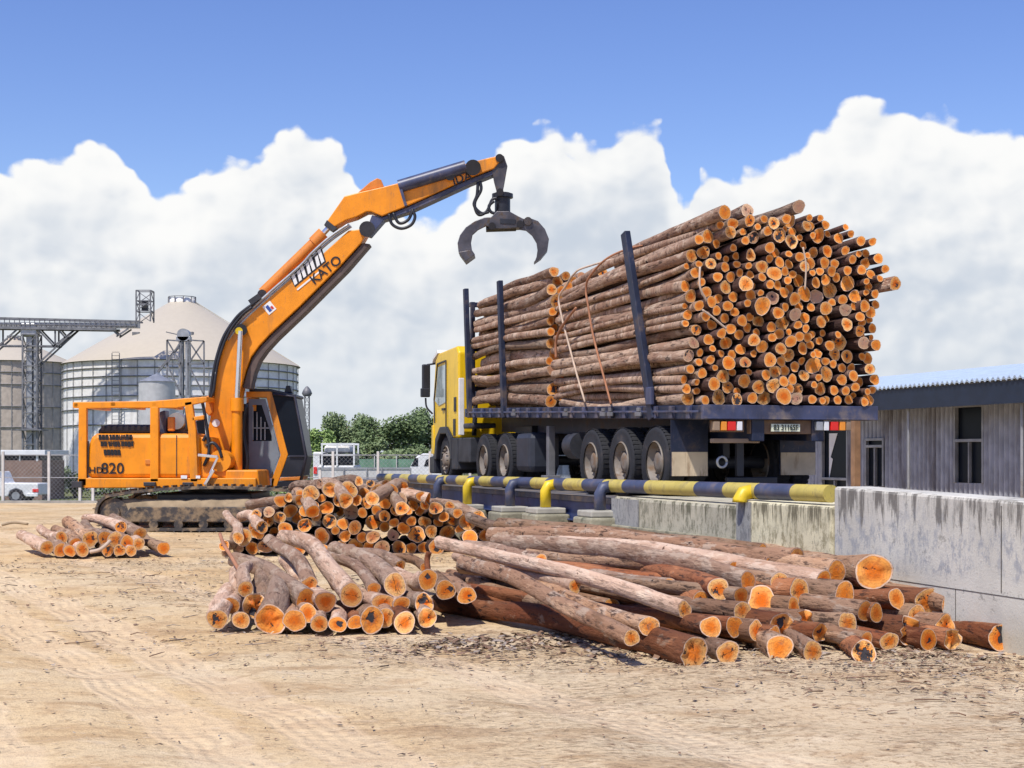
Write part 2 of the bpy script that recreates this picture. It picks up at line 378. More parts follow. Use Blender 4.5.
# base colours shared by many things
M = {
 'orange': mat('orange_paint', (.86,.29,.004), .42, var=.12, dirt=(.40,.18,.05), ds=2.2, dth=(.52,.75), streak=True, scratch=.6),
 'orange_old': mat('worn_orange_paint', (.70,.22,.02), .5, var=.2, dirt=(.3,.13,.05), ds=3, dth=(.5,.75), scratch=.6),
 'black': mat('black_steel', (.018,.02,.028), .45, var=.3),
 'dark': mat('dark_grease', (.035,.037,.045), .55, var=.4, dirt=(.14,.10,.07), ds=4, dth=(.6,.8)),
 'dusty': mat('dusty_track_steel', (.05,.045,.045), .7, var=.4, dirt=(.26,.19,.12), ds=5, dth=(.42,.62), bump=.4),
 'grey': mat('grapple_steel', (.10,.095,.105), .42, .5, var=.4, dirt=(.10,.07,.05), ds=6, dth=(.5,.7)),
 'chrome': mat('chrome_rod', (.75,.75,.78), .18, .9, var=.05),
 'white': mat('white_paint', (.78,.78,.77), .5, var=.08, dirt=(.45,.38,.3), ds=2, dth=(.6,.85)),
 'navy': mat('navy_paint', (.012,.020,.05), .5, var=.35, dirt=(.10,.075,.065), ds=3, dth=(.52,.72), scratch=.6),
 'navy2': mat('worn_navy_steel', (.05,.06,.12), .42, var=.4, dirt=(.20,.16,.14), ds=2.5, dth=(.5,.7), scratch=.7),
 'rubber': mat('rubber', (.018,.019,.024), .8, var=.3, dirt=(.07,.055,.05), ds=3, dth=(.55,.8), bump=.3),
 'rim': mat('wheel_rim', (.22,.19,.16), .6, .1, var=.3, dirt=(.2,.13,.08), ds=5, dth=(.45,.7)),
 'glass': mat('dark_glass', (.01,.014,.022), .3, var=.1, spec=.1),
 'steel': mat('galvanised_steel', (.42,.43,.44), .45, .6, var=.2, dirt=(.25,.2,.16), ds=2, dth=(.55,.8)),
 'truss': mat('truss_steel', (.20,.20,.21), .6, .3, var=.3),
 'mud': mat('dried_mud', (.33,.25,.16), .95, var=.3, bump=.8, bs=9),
 'red': mat('red_lens', (.75,.02,.015), .3, var=.05), 'amber': mat('amber_lens', (.85,.30,.03), .3, var=.05),
 'rope': mat('pale_rope', (.55,.42,.32), .9, var=.2), 'strap': mat('brown_strap', (.38,.17,.09), .9, var=.2),
 'yellow': mat('yellow_paint', (.78,.55,.02), .42, var=.12, dirt=(.45,.33,.08), ds=3, dth=(.55,.8), scratch=.7),
 'cabyellow': mat('cab_yellow_paint', (.80,.52,.01), .35, var=.08, dirt=(.5,.36,.1), ds=2, dth=(.55,.8), streak=True, scratch=.5),
 'grey_int': mat('cab_lining', (.20,.23,.26), .6, var=.15),
}
ENDM = end_mat()
BARK = {
 'load': bark_mat('weathered_bark', (.30,.195,.145), (.44,.33,.255), (.24,.14,.10), pale=(.56,.45,.36)),
 'dark': bark_mat('dark_gap_shade_bark', (.085,.05,.045), (.15,.095,.08), (.065,.04,.035), pale=(.26,.19,.15), patch=.62),  # dark brown bark of inner logs, gap shade between logs put into its colour
 'red': bark_mat('red_brown_bark', (.27,.105,.06), (.40,.20,.12), (.18,.07,.045), pale=(.44,.31,.23), patch=.6),
 'pale': bark_mat('pale_pink_bark', (.48,.32,.235), (.60,.435,.335), (.40,.26,.19), pale=(.68,.53,.42), patch=.5, fis=.5, dark=(.12,.07,.05)),
 'tan': bark_mat('tan_bark', (.42,.255,.165), (.54,.37,.26), (.32,.19,.135), pale=(.55,.43,.34), patch=.55),
}
# ------------------------------------------------------------------ logs
rl = random.Random(11)
LOGS = []          # specs, built at the end: the smallest ends go into one mass
def spec(p0, p1, r0, r1, bark, bend, seg, sides, rank, label, group, tilt=.12, hollow=False, broken=0.):
    LOGS.append(dict(p0=Vector(p0), p1=Vector(p1), r0=r0, r1=r1, bark=bark, bend=bend, seg=seg, sides=sides, rank=rank, label=label, group=group, tilt=tilt, hollow=hollow, broken=broken))
    return LOGS[-1]
def log_geo(L, rng):
    """bark skin and two cut faces in a frame whose z runs along the log; p0 is the end turned to the camera"""
    d = L['p1']-L['p0']; ln = d.length; n = L['sides']; sg = L['seg']
    a1, a2, a3 = rng.uniform(0, 6.3), rng.uniform(0, 6.3), rng.uniform(0, 6.3)
    e2, e3, e5 = rng.uniform(.02, .11), rng.uniform(.01, .085), rng.uniform(.0, .045)
    bx, by = L['bend']; s2 = rng.uniform(-.5, .5); so_ = Vector((rng.uniform(0, 90), rng.uniform(0, 90), 0))
    t0 = (rng.uniform(-1, 1)*L['tilt'], rng.uniform(-1, 1)*L['tilt']); t1 = (rng.uniform(-.15, .15), rng.uniform(-.15, .15))
    knots = [(rng.uniform(.06, .94)*ln, rng.uniform(0, 6.3), rng.uniform(.08, .5)) for _ in range(rng.randint(2, 6))]
    rings = []
    for i in range(sg+1):
        u = i/sg; z = u*ln
        cx = bx*math.sin(math.pi*u)+s2*bx*math.sin(2*math.pi*u); cy = by*math.sin(math.pi*u)+s2*by*math.sin(2*math.pi*u)
        if sg > 6: cx += noise.noise(so_+Vector((z*.9, 0, 0)))*L['r0']*.28; cy += noise.noise(so_+Vector((0, z*.9, 5)))*L['r0']*.28
        r = L['r0']+(L['r1']-L['r0'])*u
        r *= 1+.10*math.exp(-u*ln/.25)*(1 if L['r0'] > L['r1'] else 0)
        ring = []
        for k in range(n):
            th = 2*math.pi*k/n
            rr = r*(1+e2*math.cos(2*th+a1)+e3*math.cos(3*th+a2)+e5*math.cos(5*th+a3+z))
            if sg > 6:
                rr *= 1+.055*noise.noise(so_+Vector((math.cos(th)*1.3, math.sin(th)*1.3, z*2.2)))
                for kz, ka, kh in knots:
                    da = (th-ka+math.pi) % (2*math.pi)-math.pi
                    rr *= 1+kh*math.exp(-((z-kz)/.06)**2-(da/.32)**2)
            x, y = rr*math.cos(th), rr*math.sin(th); zz = z
            if i == 0: zz += t0[0]*x+t0[1]*y+L['broken']*rr*.8*noise.noise(so_+Vector((math.cos(th)*2, math.sin(th)*2, 9)))
            if i == sg: zz += t1[0]*x+t1[1]*y
            ring.append(Vector((cx+x, cy+y, zz)))
        rings.append(ring)
    bv = [v for r_ in rings for v in r_]
    bf = [(i*n+k, i*n+(k+1) % n, (i+1)*n+(k+1) % n, (i+1)*n+k) for i in range(sg) for k in range(n)]
    caps = []
    for ring, sgn in ((rings[0], -1), (rings[-1], 1)):
        c = sum(ring, Vector())/n; vs = [c+Vector((0, 0, sgn*.002))]; uv = [(0, 0)]; fs = []
        fr = (.35, .7, .93, 1.0) if sg > 6 else (.6, 1.)
        for q, f in enumerate(fr):
            for k in range(n):
                p = c+(ring[k]-c)*f
                if f < .9: p.z += L['r0']*(.05+.5*L['broken'])*noise.noise(so_+p*9/max(.3, L['r0']*8))
                if f < .9 and L['broken'] and sgn < 0: p.z += L['broken']*.5*L['r0']*(1-f)
                p.z += sgn*.002
                vs.append(p); uv.append((f*math.cos(2*math.pi*k/n), f*math.sin(2*math.pi*k/n)))
        for k in range(n): fs.append((0, 1+k, 1+(k+1) % n))
        for q in range(len(fr)-1):
            for k in range(n): fs.append((1+q*n+k, 1+(q+1)*n+k, 1+(q+1)*n+(k+1) % n, 1+q*n+(k+1) % n))
        if sgn < 0: fs = [f[::-1] for f in fs]
        caps.append((vs, fs, uv))
    w = d.normalized(); rot = w.to_track_quat('Z', 'X' if abs(w.x) < .9 else 'Y')
    return bv, bf, caps, rot
def cap_mesh(name, vs, fs, uv, m):
    me = bpy.data.meshes.new(name); me.from_pydata(vs, [], fs); me.update()
    ul = me.uv_layers.new(name='UV')
    ul.data.foreach_set('uv', [c for l in me.loops for c in uv[l.vertex_index]])
    me.materials.append(m); me.polygons.foreach_set('use_smooth', [True]*len(fs)); return me
def build_log(L, rng):
    bv, bf, caps, rot = log_geo(L, rng)
    me = bpy.data.meshes.new('log'); me.from_pydata(bv, [], bf); me.polygons.foreach_set('use_smooth', [True]*len(bf)); me.materials.append(BARK[L['bark']]); me.update()
    o = bpy.data.objects.new('log', me); COL.objects.link(o); o.location = L['p0']; o.rotation_mode = 'QUATERNION'; o.rotation_quaternion = rot
    tag(o, L['label'], 'log', L['group'])
    for vs, fs, uv in caps:
        c = bpy.data.objects.new('cut_end', cap_mesh('cut_end', vs, fs, uv, ENDM)); COL.objects.link(c); c.parent = o
        while True:
            q = rng.random(); fr = lambda k: (q*k) % 1
            if L['rank'] < 900: break
            if fr(133) < .84 and fr(41) > .25 and (L['r0'] < .13 or fr(23.1) < .3) and (L['broken'] < .25 or fr(91.7) < .3): break
        c.color = (q, q, q, 1)
    return o
def pack(W_, n_, rng, rmin, rmax, top=None, floor=None):
    """drop discs one by one into the lowest pocket: a heap as gravity would leave it"""
    cs = []
    for i in range(n_):
        r = rng.uniform(rmin, rmax) if rng.random() < .8 else rng.uniform(rmax, rmax*1.3)
        cand = [(rng.uniform(r, W_-r), r) for _ in range(3)] if not cs else []
        for x in (r, W_-r):
            zs = [r]
            for (a, b, q) in cs:
                if abs(a-x) < q+r: zs.append(b+math.sqrt((q+r)**2-(a-x)**2))
            for z in zs: cand.append((x, z))
        rec = cs[-70:]
        for j, (a, b, q) in enumerate(rec):
            for sx in (1, -1):               # on the floor beside a disc
                if b <= q+r+q: 
                    dd = (q+r)**2-(b-r)**2
                    if dd > 0: cand.append((a+sx*math.sqrt(dd), r))
            for (a2, b2, q2) in rec[j+1:]:
                D = math.hypot(a2-a, b2-b)
                if D > q+q2+2*r or D < 1e-6: continue
                R1, R2 = q+r, q2+r
                x_ = (R1*R1-R2*R2+D*D)/(2*D); h2 = R1*R1-x_*x_
                if h2 < 0: continue
                h = math.sqrt(h2); ux, uz = (a2-a)/D, (b2-b)/D
                for s_ in (1, -1): cand.append((a+ux*x_-s_*uz*h, b+uz*x_+s_*ux*h))
        best = None
        for x, z in cand:
            if x < r-1e-4 or x > W_-r+1e-4 or z < r-1e-4: continue
            if top and z+r > top(x): continue
            if best and z >= best[1]: continue
            if any((x-a)**2+(z-b)**2 < (r+q-1e-4)**2 for a, b, q in cs): continue
            best = (x, z)
        if best is None: continue
        cs.append((best[0], best[1], r))
    return cs
ORD = ['lowest', 'second', 'third', 'fourth', 'fifth', 'sixth', 'seventh', 'eighth', 'ninth', 'tenth', 'eleventh', 'twelfth', 'thirteenth', 'fourteenth', 'fifteenth', 'sixteenth', 'seventeenth', 'eighteenth', 'nineteenth', 'twentieth', 'twenty-first', 'twenty-second', 'twenty-third', 'twenty-fourth', 'twenty-fifth', 'twenty-sixth', 'twenty-seventh', 'twenty-eighth']
NTH = ['first']+ORD[1:]

# ---- the truck's frame: s runs forward from the tail, u across from the near side, z up
TH = R(17.5); TF = Vector((-math.sin(TH), math.cos(TH), 0)); TR = Vector((math.cos(TH), math.sin(TH), 0)); T0 = Vector((2.47, 19.5, 0))
def T(s, u, z): return T0+TF*s+TR*u+Vector((0, 0, z))
def zd(s): return 2.26+.026*s
TG = .985           # the level the truck stands on

def rows_label(items, key_x, key_z, step, fmt, zbase):
    rows = {}
    for it in items: rows.setdefault(max(0, int((it[key_z]-zbase)/step)), []).append(it)
    for k, (ri, r_) in enumerate(sorted(rows.items())):
        r_.sort(key=lambda q: q[key_x])
        for j, it in enumerate(r_): it['L']['label'] = fmt(k, j, len(r_), len(rows))
# rear bundle
pk = pack(2.56, 420, random.Random(5), .052, .086, top=lambda x: 2.52-.40*max(0, (.6-x)/.6)**1.3-.50*max(0, (x-1.7)/.86)**1.5)
REAR = []
for (u, z, r) in pk:
    hz = z/2.6
    s0 = rl.uniform(-.10, .14)-(.18 if u > 1.9 and hz > .3 and rl.random() < .6 else 0)+.62*max(0, 1-u/1.0)**1.2
    spread = (rl.uniform(0, .16) if u > 2.1 else 0)*hz
    s1 = 5.9+rl.uniform(-.25, .25)
    butt = rl.random() < .5
    ra, rb = (r*.93, r*.80) if butt else (r*.80, r*.93)
    if rl.random() < .15: ra *= 1.12
    du, dz = rl.uniform(-.03, .03), rl.uniform(-.03, .03)
    # the heads spread, the rope in the middle draws them together
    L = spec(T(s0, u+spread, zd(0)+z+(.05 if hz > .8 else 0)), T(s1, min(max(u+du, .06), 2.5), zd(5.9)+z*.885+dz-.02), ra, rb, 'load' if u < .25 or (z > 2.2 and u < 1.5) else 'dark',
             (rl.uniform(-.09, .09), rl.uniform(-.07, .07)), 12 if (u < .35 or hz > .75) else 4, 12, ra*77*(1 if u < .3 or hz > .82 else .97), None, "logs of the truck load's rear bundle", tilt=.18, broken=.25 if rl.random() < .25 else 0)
    REAR.append(dict(L=L, u=u, z=z))
rows_label(REAR, 'u', 'z', .165, lambda k, j, n, m: f"log in the load's tail face, {'row along the deck' if k == 0 else 'topmost row' if k == m-1 else NTH[k]+' row above the deck'}, {NTH[min(j, 27)]} from roped side", 0)
# front bundle: only the skin of it shows
pf = pack(2.5, 230, random.Random(9), .07, .105, top=lambda x: 2.42-.25*max(0, (.5-x)/.5)-.25*max(0, (x-1.9)/.6))
FRB = []
for (u, z, r) in pf:
    outer = u < .26 or (z > 2.02 and u < 1.3)
    s0 = 6.28+rl.uniform(-.2, .2); s1 = 11.1+rl.uniform(-.3, .2)
    du, dz = rl.uniform(-.04, .04), rl.uniform(-.04, .04)
    L = spec(T(s0, u, zd(6.2)+z*.985), T(s1, max(.07, u+du), zd(11)+z*.93+dz), r*.92, r*.8, 'load', (rl.uniform(-.09, .09), rl.uniform(-.08, .08)), 10 if outer else 3, 12 if outer else 8, 60*r*1.2 if outer else -1, None, "logs of the truck load's front bundle")
    if outer: FRB.append(dict(L=L, u=u, z=z))
FRB.sort(key=lambda q: q['z']); si = ti = 0
for it in FRB:
    if it['u'] < .26: it['L']['label'] = f"long log in the load's front bundle behind the cab, {NTH[si]} up its outer side"; si += 1
    else: it['L']['label'] = f"log lying over the top of the load's front bundle, {NTH[ti]} by height there"; ti += 1
# a few loose ones over the very top of the load, as in the photo
for (a, b, r, lb) in (((-.05, .30, 2.50), (5.2, .75, 2.38), .085, 'log lying slantwise along the top edge of the load beside the tall stake'),
                      ((.2, .75, 2.58), (5.4, .95, 2.36), .08, 'weathered log lying highest over the roped side of the load'),
                      ((-.1, 1.35, 2.62), (5.5, 1.2, 2.38), .085, 'log lying highest over the middle of the load'),
                      ((-.4, 2.62, 1.62), (5.0, 2.3, 1.5), .085, 'log poking out farthest from the building side of the load'),
                      ((6.3, .16, 2.30), (10.6, .5, 2.30), .08, 'log lying along the top corner of the front bundle')):
    spec(T(a[0], a[1], zd(a[0])+a[2]), T(b[0], b[1], zd(b[0])+b[2]), r, r*.8, 'load', (.04, .03), 12, 14, 20, lb, 'loose logs over the truck load')

# ---- piles placed log by log: (px, py, r px, far px, far py, Y near, length, bark, label, opts)
def hand(px, py, rp, fx, fy, Yn, ln, bark, label, group, taper=.82, bend=None, broken=0., sides=18):
    p0 = P(px, py, Yn); r = rp/F*Yn
    lo, hi = Yn, Yn+ln*1.5
    for _ in range(40):
        m_ = (lo+hi)/2
        if (P(fx, fy, m_)-p0).length < ln: lo = m_
        else: hi = m_
    p1 = P(fx, fy, lo)
    p0.z = max(p0.z, r*.93); p1.z = max(p1.z, r*taper*.9)
    b = bend or (rl.uniform(-.06, .06), rl.uniform(-.06, .06))
    spec(p0, p1, r, r*taper, bark, b, 26, sides, 999, label, group, tilt=.2, broken=broken)
GF = 'long logs of the big foreground pile'
def yb(x):
    t_ = [(600,12.2),(694,11.25),(728,11.45),(778,11.6),(866,11.5),(928,12.1),(1010,12.0)]
    for (a, b), (c, d) in zip(t_, t_[1:]):
        if x <= c: return b+(d-b)*max(0, (x-a))/(c-a)
    return 12.
def FH(px, py, rp, label, far=None, ln=4.4, bark='red', dY=0., k=.022, **kw):
    rp *= 1.13 if 705 < px < 970 and rp < 12 else 1.
    Yn = min(yb(px)+max(0, (658-py))*k, 13.7)+dY
    if far is None:
        z = EYE-(py-HY)/F*Yn; ang = R(31+rl.uniform(-4, 4)); L_ = ln
        X = (px-512)/F*Yn-L_*math.sin(ang); Y = Yn+L_*math.cos(ang); zf = max(.08, z*.95+rl.uniform(-.05, .05))
        far = (512+X/Y*F, HY+(EYE-zf)/Y*F)
    if bark == 'red' and rl.random() < .45: bark = 'tan'
    hand(px, py, rp, far[0], far[1], Yn, ln, bark, label, GF, **kw)
FH(694,654,15,'thick dark log on the ground with a split orange end, longest in front', (437,606), 4.7, 'red', taper=.72, bend=(.04,.10), broken=.5)
FH(631.5,638,8.5,'grey knotty log lying slantwise over the thick dark split log', (463,562), 4.4, 'tan', dY=-1.0, taper=1.15)
FH(649,624.5,9.5,'brown log with a round bright orange end above the grey knotty log', (516,575), 4.0, 'tan', dY=-.6)
FH(684.5,609.5,8.5,'very long pinkish log crossing the foreground pile with a blackened end', (440,542), 5.2, 'pale', taper=1.0, bend=(.05,-.05))
FH(711.5,629,9,'log with a hollow orange end just behind the thick split log', (560,596), 4.0)
FH(719.5,589,9,'straight dark log ending midway up the open front of the pile', (590,562), 4.3)
FH(746.5,581.5,9.5,'sinuous thick log with a black heart hole high in the pile', (497,541), 5.4, 'pale', bend=(.08,.12), taper=1.0)
FH(824,579.5,8,'pale straight log lying on top with a small clean yellow end', (560,541), 4.8, 'pale')
FH(760,553,8,'bare brown log farthest back across the pile top', (498,524), 5.4, 'tan', dY=1.1, bend=(.02,.08))
FH(796,560.5,9.5,'top log with a black bar across its orange end', (490,534), 5.6, 'tan', dY=.6, bend=(.06,.05))
FH(836,573,10,'pale log end cleft by a black slot beside the thickest log', (640,545), 4.4, 'tan', dY=.1)
FH(873,573,16.5,'thickest dark red log end on top of the pile near the wall', (735,548), 4.3, 'red', broken=.3, taper=.8)
FH(741,596,7.5,'log end tucked under the log with the black heart hole')
FH(759,600,11.5,'slanting oval log end under the sinuous thick log', (690,585), 2.6, 'tan')
FH(779,583,8.5,'round log end just below the pale straight top log', ln=4.6)
FH(800,590,10.5,'log end with a dark crescent below the pale top log', ln=4.6)
FH(844,593,10,'log end with a black star crack under the cleft end')
FH(741,610,8,'plain yellow round log end in the middle of the pile')
FH(793,608,8,'brownish log end in shadow amid the middle of the pile', bark='tan')
FH(807,621,10.5,'torn log end with a grey splinter amid the pile', broken=.9)
FH(820,632,8.5,'small rough log end just above the front ground row', broken=.5)
FH(848,622,9,'pale log end with a blue grey heart', bark='tan')
FH(735,626,8.5,'orange round log end above the split thick log')
FH(757,631,9,'cracked orange log end between two front row logs')
FH(783,626,13,'big flattened log end with a broken face', broken=.8)
FH(774,636,8,'log end with a blue black patch in the row above the ground')
FH(728,656,10,'short pale log end resting right beside the split thick log', (640,628), 3.2)
FH(778.5,652,11,'dark bark log on the ground with a black curved crack', (690,622), 3.6)
FH(813,655,8.5,'short round log on the ground with a smooth yellow end', (760,640), 2.6)
FH(866,654,10,'thick brown log on the ground with a jagged bright end', (790,628), 3.0, broken=.5)
FH(896,600.5,9.5,'smooth pale oval log end under the thickest log', ln=4.3)
FH(864.5,611,9,'round log end with a white centre near the thickest log')
FH(877,614,8,'log end with a dark stripe next to the white centred one')
FH(926,601,13,'wide orange log end with a grey knot leaning on the wall side', ln=4.0, broken=.3)
FH(953,605,10,'round orange log end closest behind toward the concrete wall', ln=4.0)
FH(917,616,11,'flat topped pale log end above the big broken one', dY=.1)
FH(909,631,13.5,'big broken log end with cracked bark, low near the wall', broken=1.0)
FH(945,627,11,'double lobed orange log end low near the wall', broken=.4)
FH(866,642,7.5,'small log end half hidden in the shadow under the pile', ln=3.0)
FH(890,640,8,'dark barked log end deep in the hollow under the pile', ln=3.0)
FH(928,645,9,'log end resting in the dry litter below the broken end')
FH(953,644,9,'torn log end half buried in dry litter', broken=.8)
FH(991,621,9.5,'knobbly dark log end above the outermost log by the wall', (900,603), 1.7, dY=.1)
FH(1001,641,13,'outermost dark log on the ground at the foot of the wall', (905,612), 1.7, broken=.3)
FH(1022,646,6,'thin black log poking out past the pile at the wall foot', (990,636), .6)
# body logs seen behind, their heads hidden
FH(690,572,8,'smooth log lying across the back of the pile', (520,551), 4.6, 'tan', dY=1.3)
FH(640,598,8,'log under the very long pinkish log, head hidden', (470,566), 4.2, 'pale', dY=.8)
FH(612,606,8,'brown log lying low between the crossing logs', (450,574), 4.0, 'tan', dY=.7)
FH(600,622,7,'thin grey log lying just above the thick split log', (452,582), 4.0, 'load', dY=.5)
FH(560,541,7,'weathered log lying behind the pile near the pipe rail', (470,517), 3.2, 'load', dY=6.0, k=0)
FH(590,545,7,'grey half buried log behind the pile near the pipe rail', (492,532), 3.4, 'load', dY=5.0, k=0)
FH(540,560,6,'thin grey log lying in the dirt between two piles', (466,545), 3.0, 'load', dY=4.0, k=0)

for px,py,rp,fx,fy,ln,bk,dy,lb in (
 (668,586,8,505,560,4.4,'pale',.5,'pinkish bare log lying under the sinuous thick log'),(655,600,7,480,558,4.6,'tan',.2,'brown log between the very long pinkish log and its neighbour behind'),
 (700,600,8,560,574,3.8,'red',.5,'reddish log running beneath the straight dark log'),(735,570,8,560,547,4.4,'pale',.9,'pale log showing its back beside the sinuous one'),
 (770,566,8,610,545,4.0,'tan',.9,'smooth brown log near the pile crest by the yellowish abutment'),(690,560,7,540,537,4.6,'tan',1.6,'narrow log in the rear rank by the mossy beam'),
 (585,606,7,470,580,3.6,'tan',-.1,'knotty brown log beside the grey knotty one'),(575,586,6.5,455,556,4.0,'pale',.2,'thin pale log showing between two crossing logs'),
 (640,553,7,500,529,4.8,'red',2.4,'rearmost reddish log at the foot of the mossy beam'),(820,600,8,720,575,3.0,'red',.5,'dark red log wedged under the cleft log end')):
    FH(px,py,rp,lb,(fx,fy),ln,bk,dY=dy)
GL = 'logs of the small front pile by the track marks'
def NL(px, py, rp, fx, fy, ln, label, bark='pale', Y=None, **kw):
    Yn = Y or min(13.5+max(0, 622-py)*.02, 14.6)
    hand(px, py, rp, fx, fy, Yn, ln, bark, label, GL, **kw)
NL(218,619,9.5,230,588,1.3,'short curved log standing outermost in the small pile', bend=(.05,0))
NL(229,606,9,237,570,1.5,'short log with a dark slanted orange end second from the outside', Y=13.9)
NL(245.5,588,7.5,248,566,1.2,'pale smooth log end standing above its neighbours')
NL(241,620,8,246,598,1.2,'small round log end on the ground with a brown heart')
NL(255,605,12,262,578,1.6,'torn log end with bright orange splinters and a black middle', broken=1.0)
NL(271,622,14,279,588,1.5,'thick bent log with a large broken orange base', bend=(.09,.02), broken=.6)
NL(294,620,10.5,292,598,1.6,'dark brown faced log end in the middle of the bottom row','tan')
NL(306,600,10.5,236,560,2.4,'mottled pale log sloping down across the small pile', bend=(.02,.08))
NL(309,583.5,7.5,268,540,2.4,'kinked pale log with an orange end reaching back to the heap', bend=(.07,.03))
NL(327,603,10.5,286,562,2.0,'log with a black square mark on its orange end')
NL(308,614,8.5,296,596,1.6,'log end wedged under the mottled sloping log')
NL(319,624,8,312,604,1.6,'round orange log end third from the middle of the bottom row')
NL(337,626,8,328,606,1.6,'pale round log end in the bottom row under the long curved log')
NL(350.5,594,11,284,537,2.9,'longest thick curved pale log sloping off the heap', bend=(.10,.05), taper=.8)
NL(382.5,603,10,330,570,2.2,'smooth pale log with a clean cream coloured end')
NL(374,588,6.5,322,552,2.3,'forked pale log with a small pinkish end', bend=(.04,.05))
NL(395,584,11,335,548,2.4,'pale log with a large ring end holding a grey heart', bend=(.02,.06))
NL(402,605,8,380,585,1.8,'round orange log end beneath the ring end log')
NL(429,581,9.5,396,575,1.3,'pale log turned sideways with a smooth yellow end','pale', taper=.95)
NL(446,590,9.5,428,578,1.6,'ring shaped log end with a dark grey core','tan')
NL(372,624,12,352,604,1.8,'large round orange log end on the ground in front','tan', broken=.2)
NL(385,617,9,366,598,1.8,'log end peeping out behind the large round front one','tan')
NL(404,622,10,390,604,1.8,'bark covered log stump in shadow below the ring ends','red')
NL(424,604,9,404,584,1.9,'broken pale log end above a splintered one', broken=.7)
NL(427,618,9,410,600,1.8,'splintered log end in the outer bottom row toward the big pile', broken=.9)
NL(467,596,8.5,440,578,1.8,'short tan log end lying against the big pile','tan', Y=14.2)
NL(355,622,7,340,604,1.7,'small dark log end between two bottom row ends','red')
NL(400,566,5.5,352,552,1.6,'thin pale branchy log lying across behind the pile','pale', Y=16.2)
NL(425,568,5,368,556,1.6,'thinnest log on the dirt between small pile and heap','tan', Y=16.8)

GS = 'logs of the little pile beside the crawler track'
for px, py, rp, fx, fy, ln, lb in [
 (46.7,548,6.5,21,534,1.8,'outermost log of the little pile, its tail bent upward'),
 (60,550,6.5,50,541,1.4,'log with a round orange end second from the outside of little pile'),
 (70,551,5.5,62,543,1.4,'small orange log end low between two others in little pile'),
 (61.5,537,5.5,40,529,1.7,'pinkish log end lying high on the outer part of little pile'),
 (75,544,6,55,529,1.9,'dark hearted log end beneath a grey pole in little pile'),
 (82.5,549,6.5,72,541,1.4,'deep orange log end low in the middle of little pile'),
 (91,539.5,7.5,66,522,1.9,'tapering pale log with a torn end on little pile'),
 (104,539,6.5,84,524,1.8,'pale log with a creamy oval end on little pile'),
 (115.5,539,7.5,107,530,1.4,'broadest flat orange log end in the middle of little pile'),
 (121,527,5.5,86,519,1.8,'straight grey log lying on top of little pile'),
 (127.5,543,7,116,532,1.5,'log end with a grey ring just below the top grey log'),
 (139,543,5.5,126,534,1.4,'hollow white ringed log end of little pile'),
 (140.5,533,6,112,517,1.9,'log sloping down from the top to the track side of little pile'),
 (119.5,551,5.5,110,543,1.3,'bottom orange log end beneath the broad flat one'),
 (108.5,550,5.5,100,543,1.3,'bottom brown log end beside the white branch'),
 (131,551,5,122,543,1.3,'bottom small log end beneath the hollow one'),
 (164,548,6,143,536,1.7,'brown log lying alone at the crawler track end of little pile')]:
    hand(px, py, rp, fx, fy, 2400/(557-455)+max(0, 548-py)*.035, ln, 'pale' if rl.random() < .75 else 'tan', lb, GS, sides=14)

# ---- the heap in the middle, dropped as discs, heads to the camera
W0, W1 = -4.62, -.22
prof_t = [(0,.25),(.35,.62),(.8,.98),(1.4,1.22),(2.1,1.32),(2.9,1.22),(3.4,.98),(3.8,.80),(4.4,.50)]
def htop(x):
    for (a, b), (c, d) in zip(prof_t, prof_t[1:]):
        if x <= c: return b+(d-b)*(x-a)/(c-a)
    return .5
ph = pack(W1-W0, 190, random.Random(3), .068, .112, top=htop)
HEAP = []
for x, z, r in ph:
    Yn = 23.9+z*.5+rl.uniform(-.25, .35); an = rl.gauss(-.10, .12); ln = rl.uniform(2.0, 2.8)
    topm = z+r > htop(x)-.22
    if topm: an = rl.gauss(-.22, .2); ln = 1.9
    p0 = Vector((W0+x, Yn, z)); p1 = p0+Vector((math.sin(an)*ln, math.cos(an)*ln, rl.uniform(-.05, .03)-(.12 if topm else 0)))
    if topm: p0.z -= rl.uniform(0, .08); p0.y -= rl.uniform(0, .3)
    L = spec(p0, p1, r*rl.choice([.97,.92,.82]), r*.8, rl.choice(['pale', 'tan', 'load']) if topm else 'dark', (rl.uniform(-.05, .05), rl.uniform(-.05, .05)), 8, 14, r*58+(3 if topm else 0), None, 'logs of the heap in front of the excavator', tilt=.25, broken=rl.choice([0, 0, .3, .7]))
    HEAP.append(dict(L=L, x=x, z=z))
rows_label(HEAP, 'x', 'z', .21, lambda k, j, n, m: f"log end in the heap before the excavator, {'ground row' if k == 0 else 'topmost row' if k == m-1 else NTH[k]+' row up'}, {NTH[min(j, 27)]} from crawler track side", 0)
for a, b, r, lb in [((372,498,23.6),(405,484,25.2),.10,'log sloping over the crest of the heap toward the camera'),
                    ((346,500,23.6),(325,482,25.4),.11,'stout log with a pink end sloping over the crest of the heap'),
                    ((312,512,23.5),(296,492,25.5),.10,'log sloping down the crawler side of the heap'),
                    ((402,508,23.5),(376,488,25.3),.10,'hollow ended log lying steeply on the heap crest'),
                    ((428,499,24.2),(370,494,24.9),.09,'split log with a bright orange wedge lying across the heap top'),
                    ((479,516,24.0),(430,503,25.4),.09,'thin grey log lying across the pipe rail end of the heap'),
                    ((238,538,23.2),(226,514,24.8),.08,'thin pink pole leaning on the crawler side of the heap'),
                    ((262,527,23.5),(240,516,25.0),.09,'bent pole lying low on the crawler side of the heap')]:
    spec(P(*a), P(*b), r, r*.85, 'pale', (.05, .04), 16, 14, 30, lb, 'loose logs over the heap', tilt=.3, broken=.3)

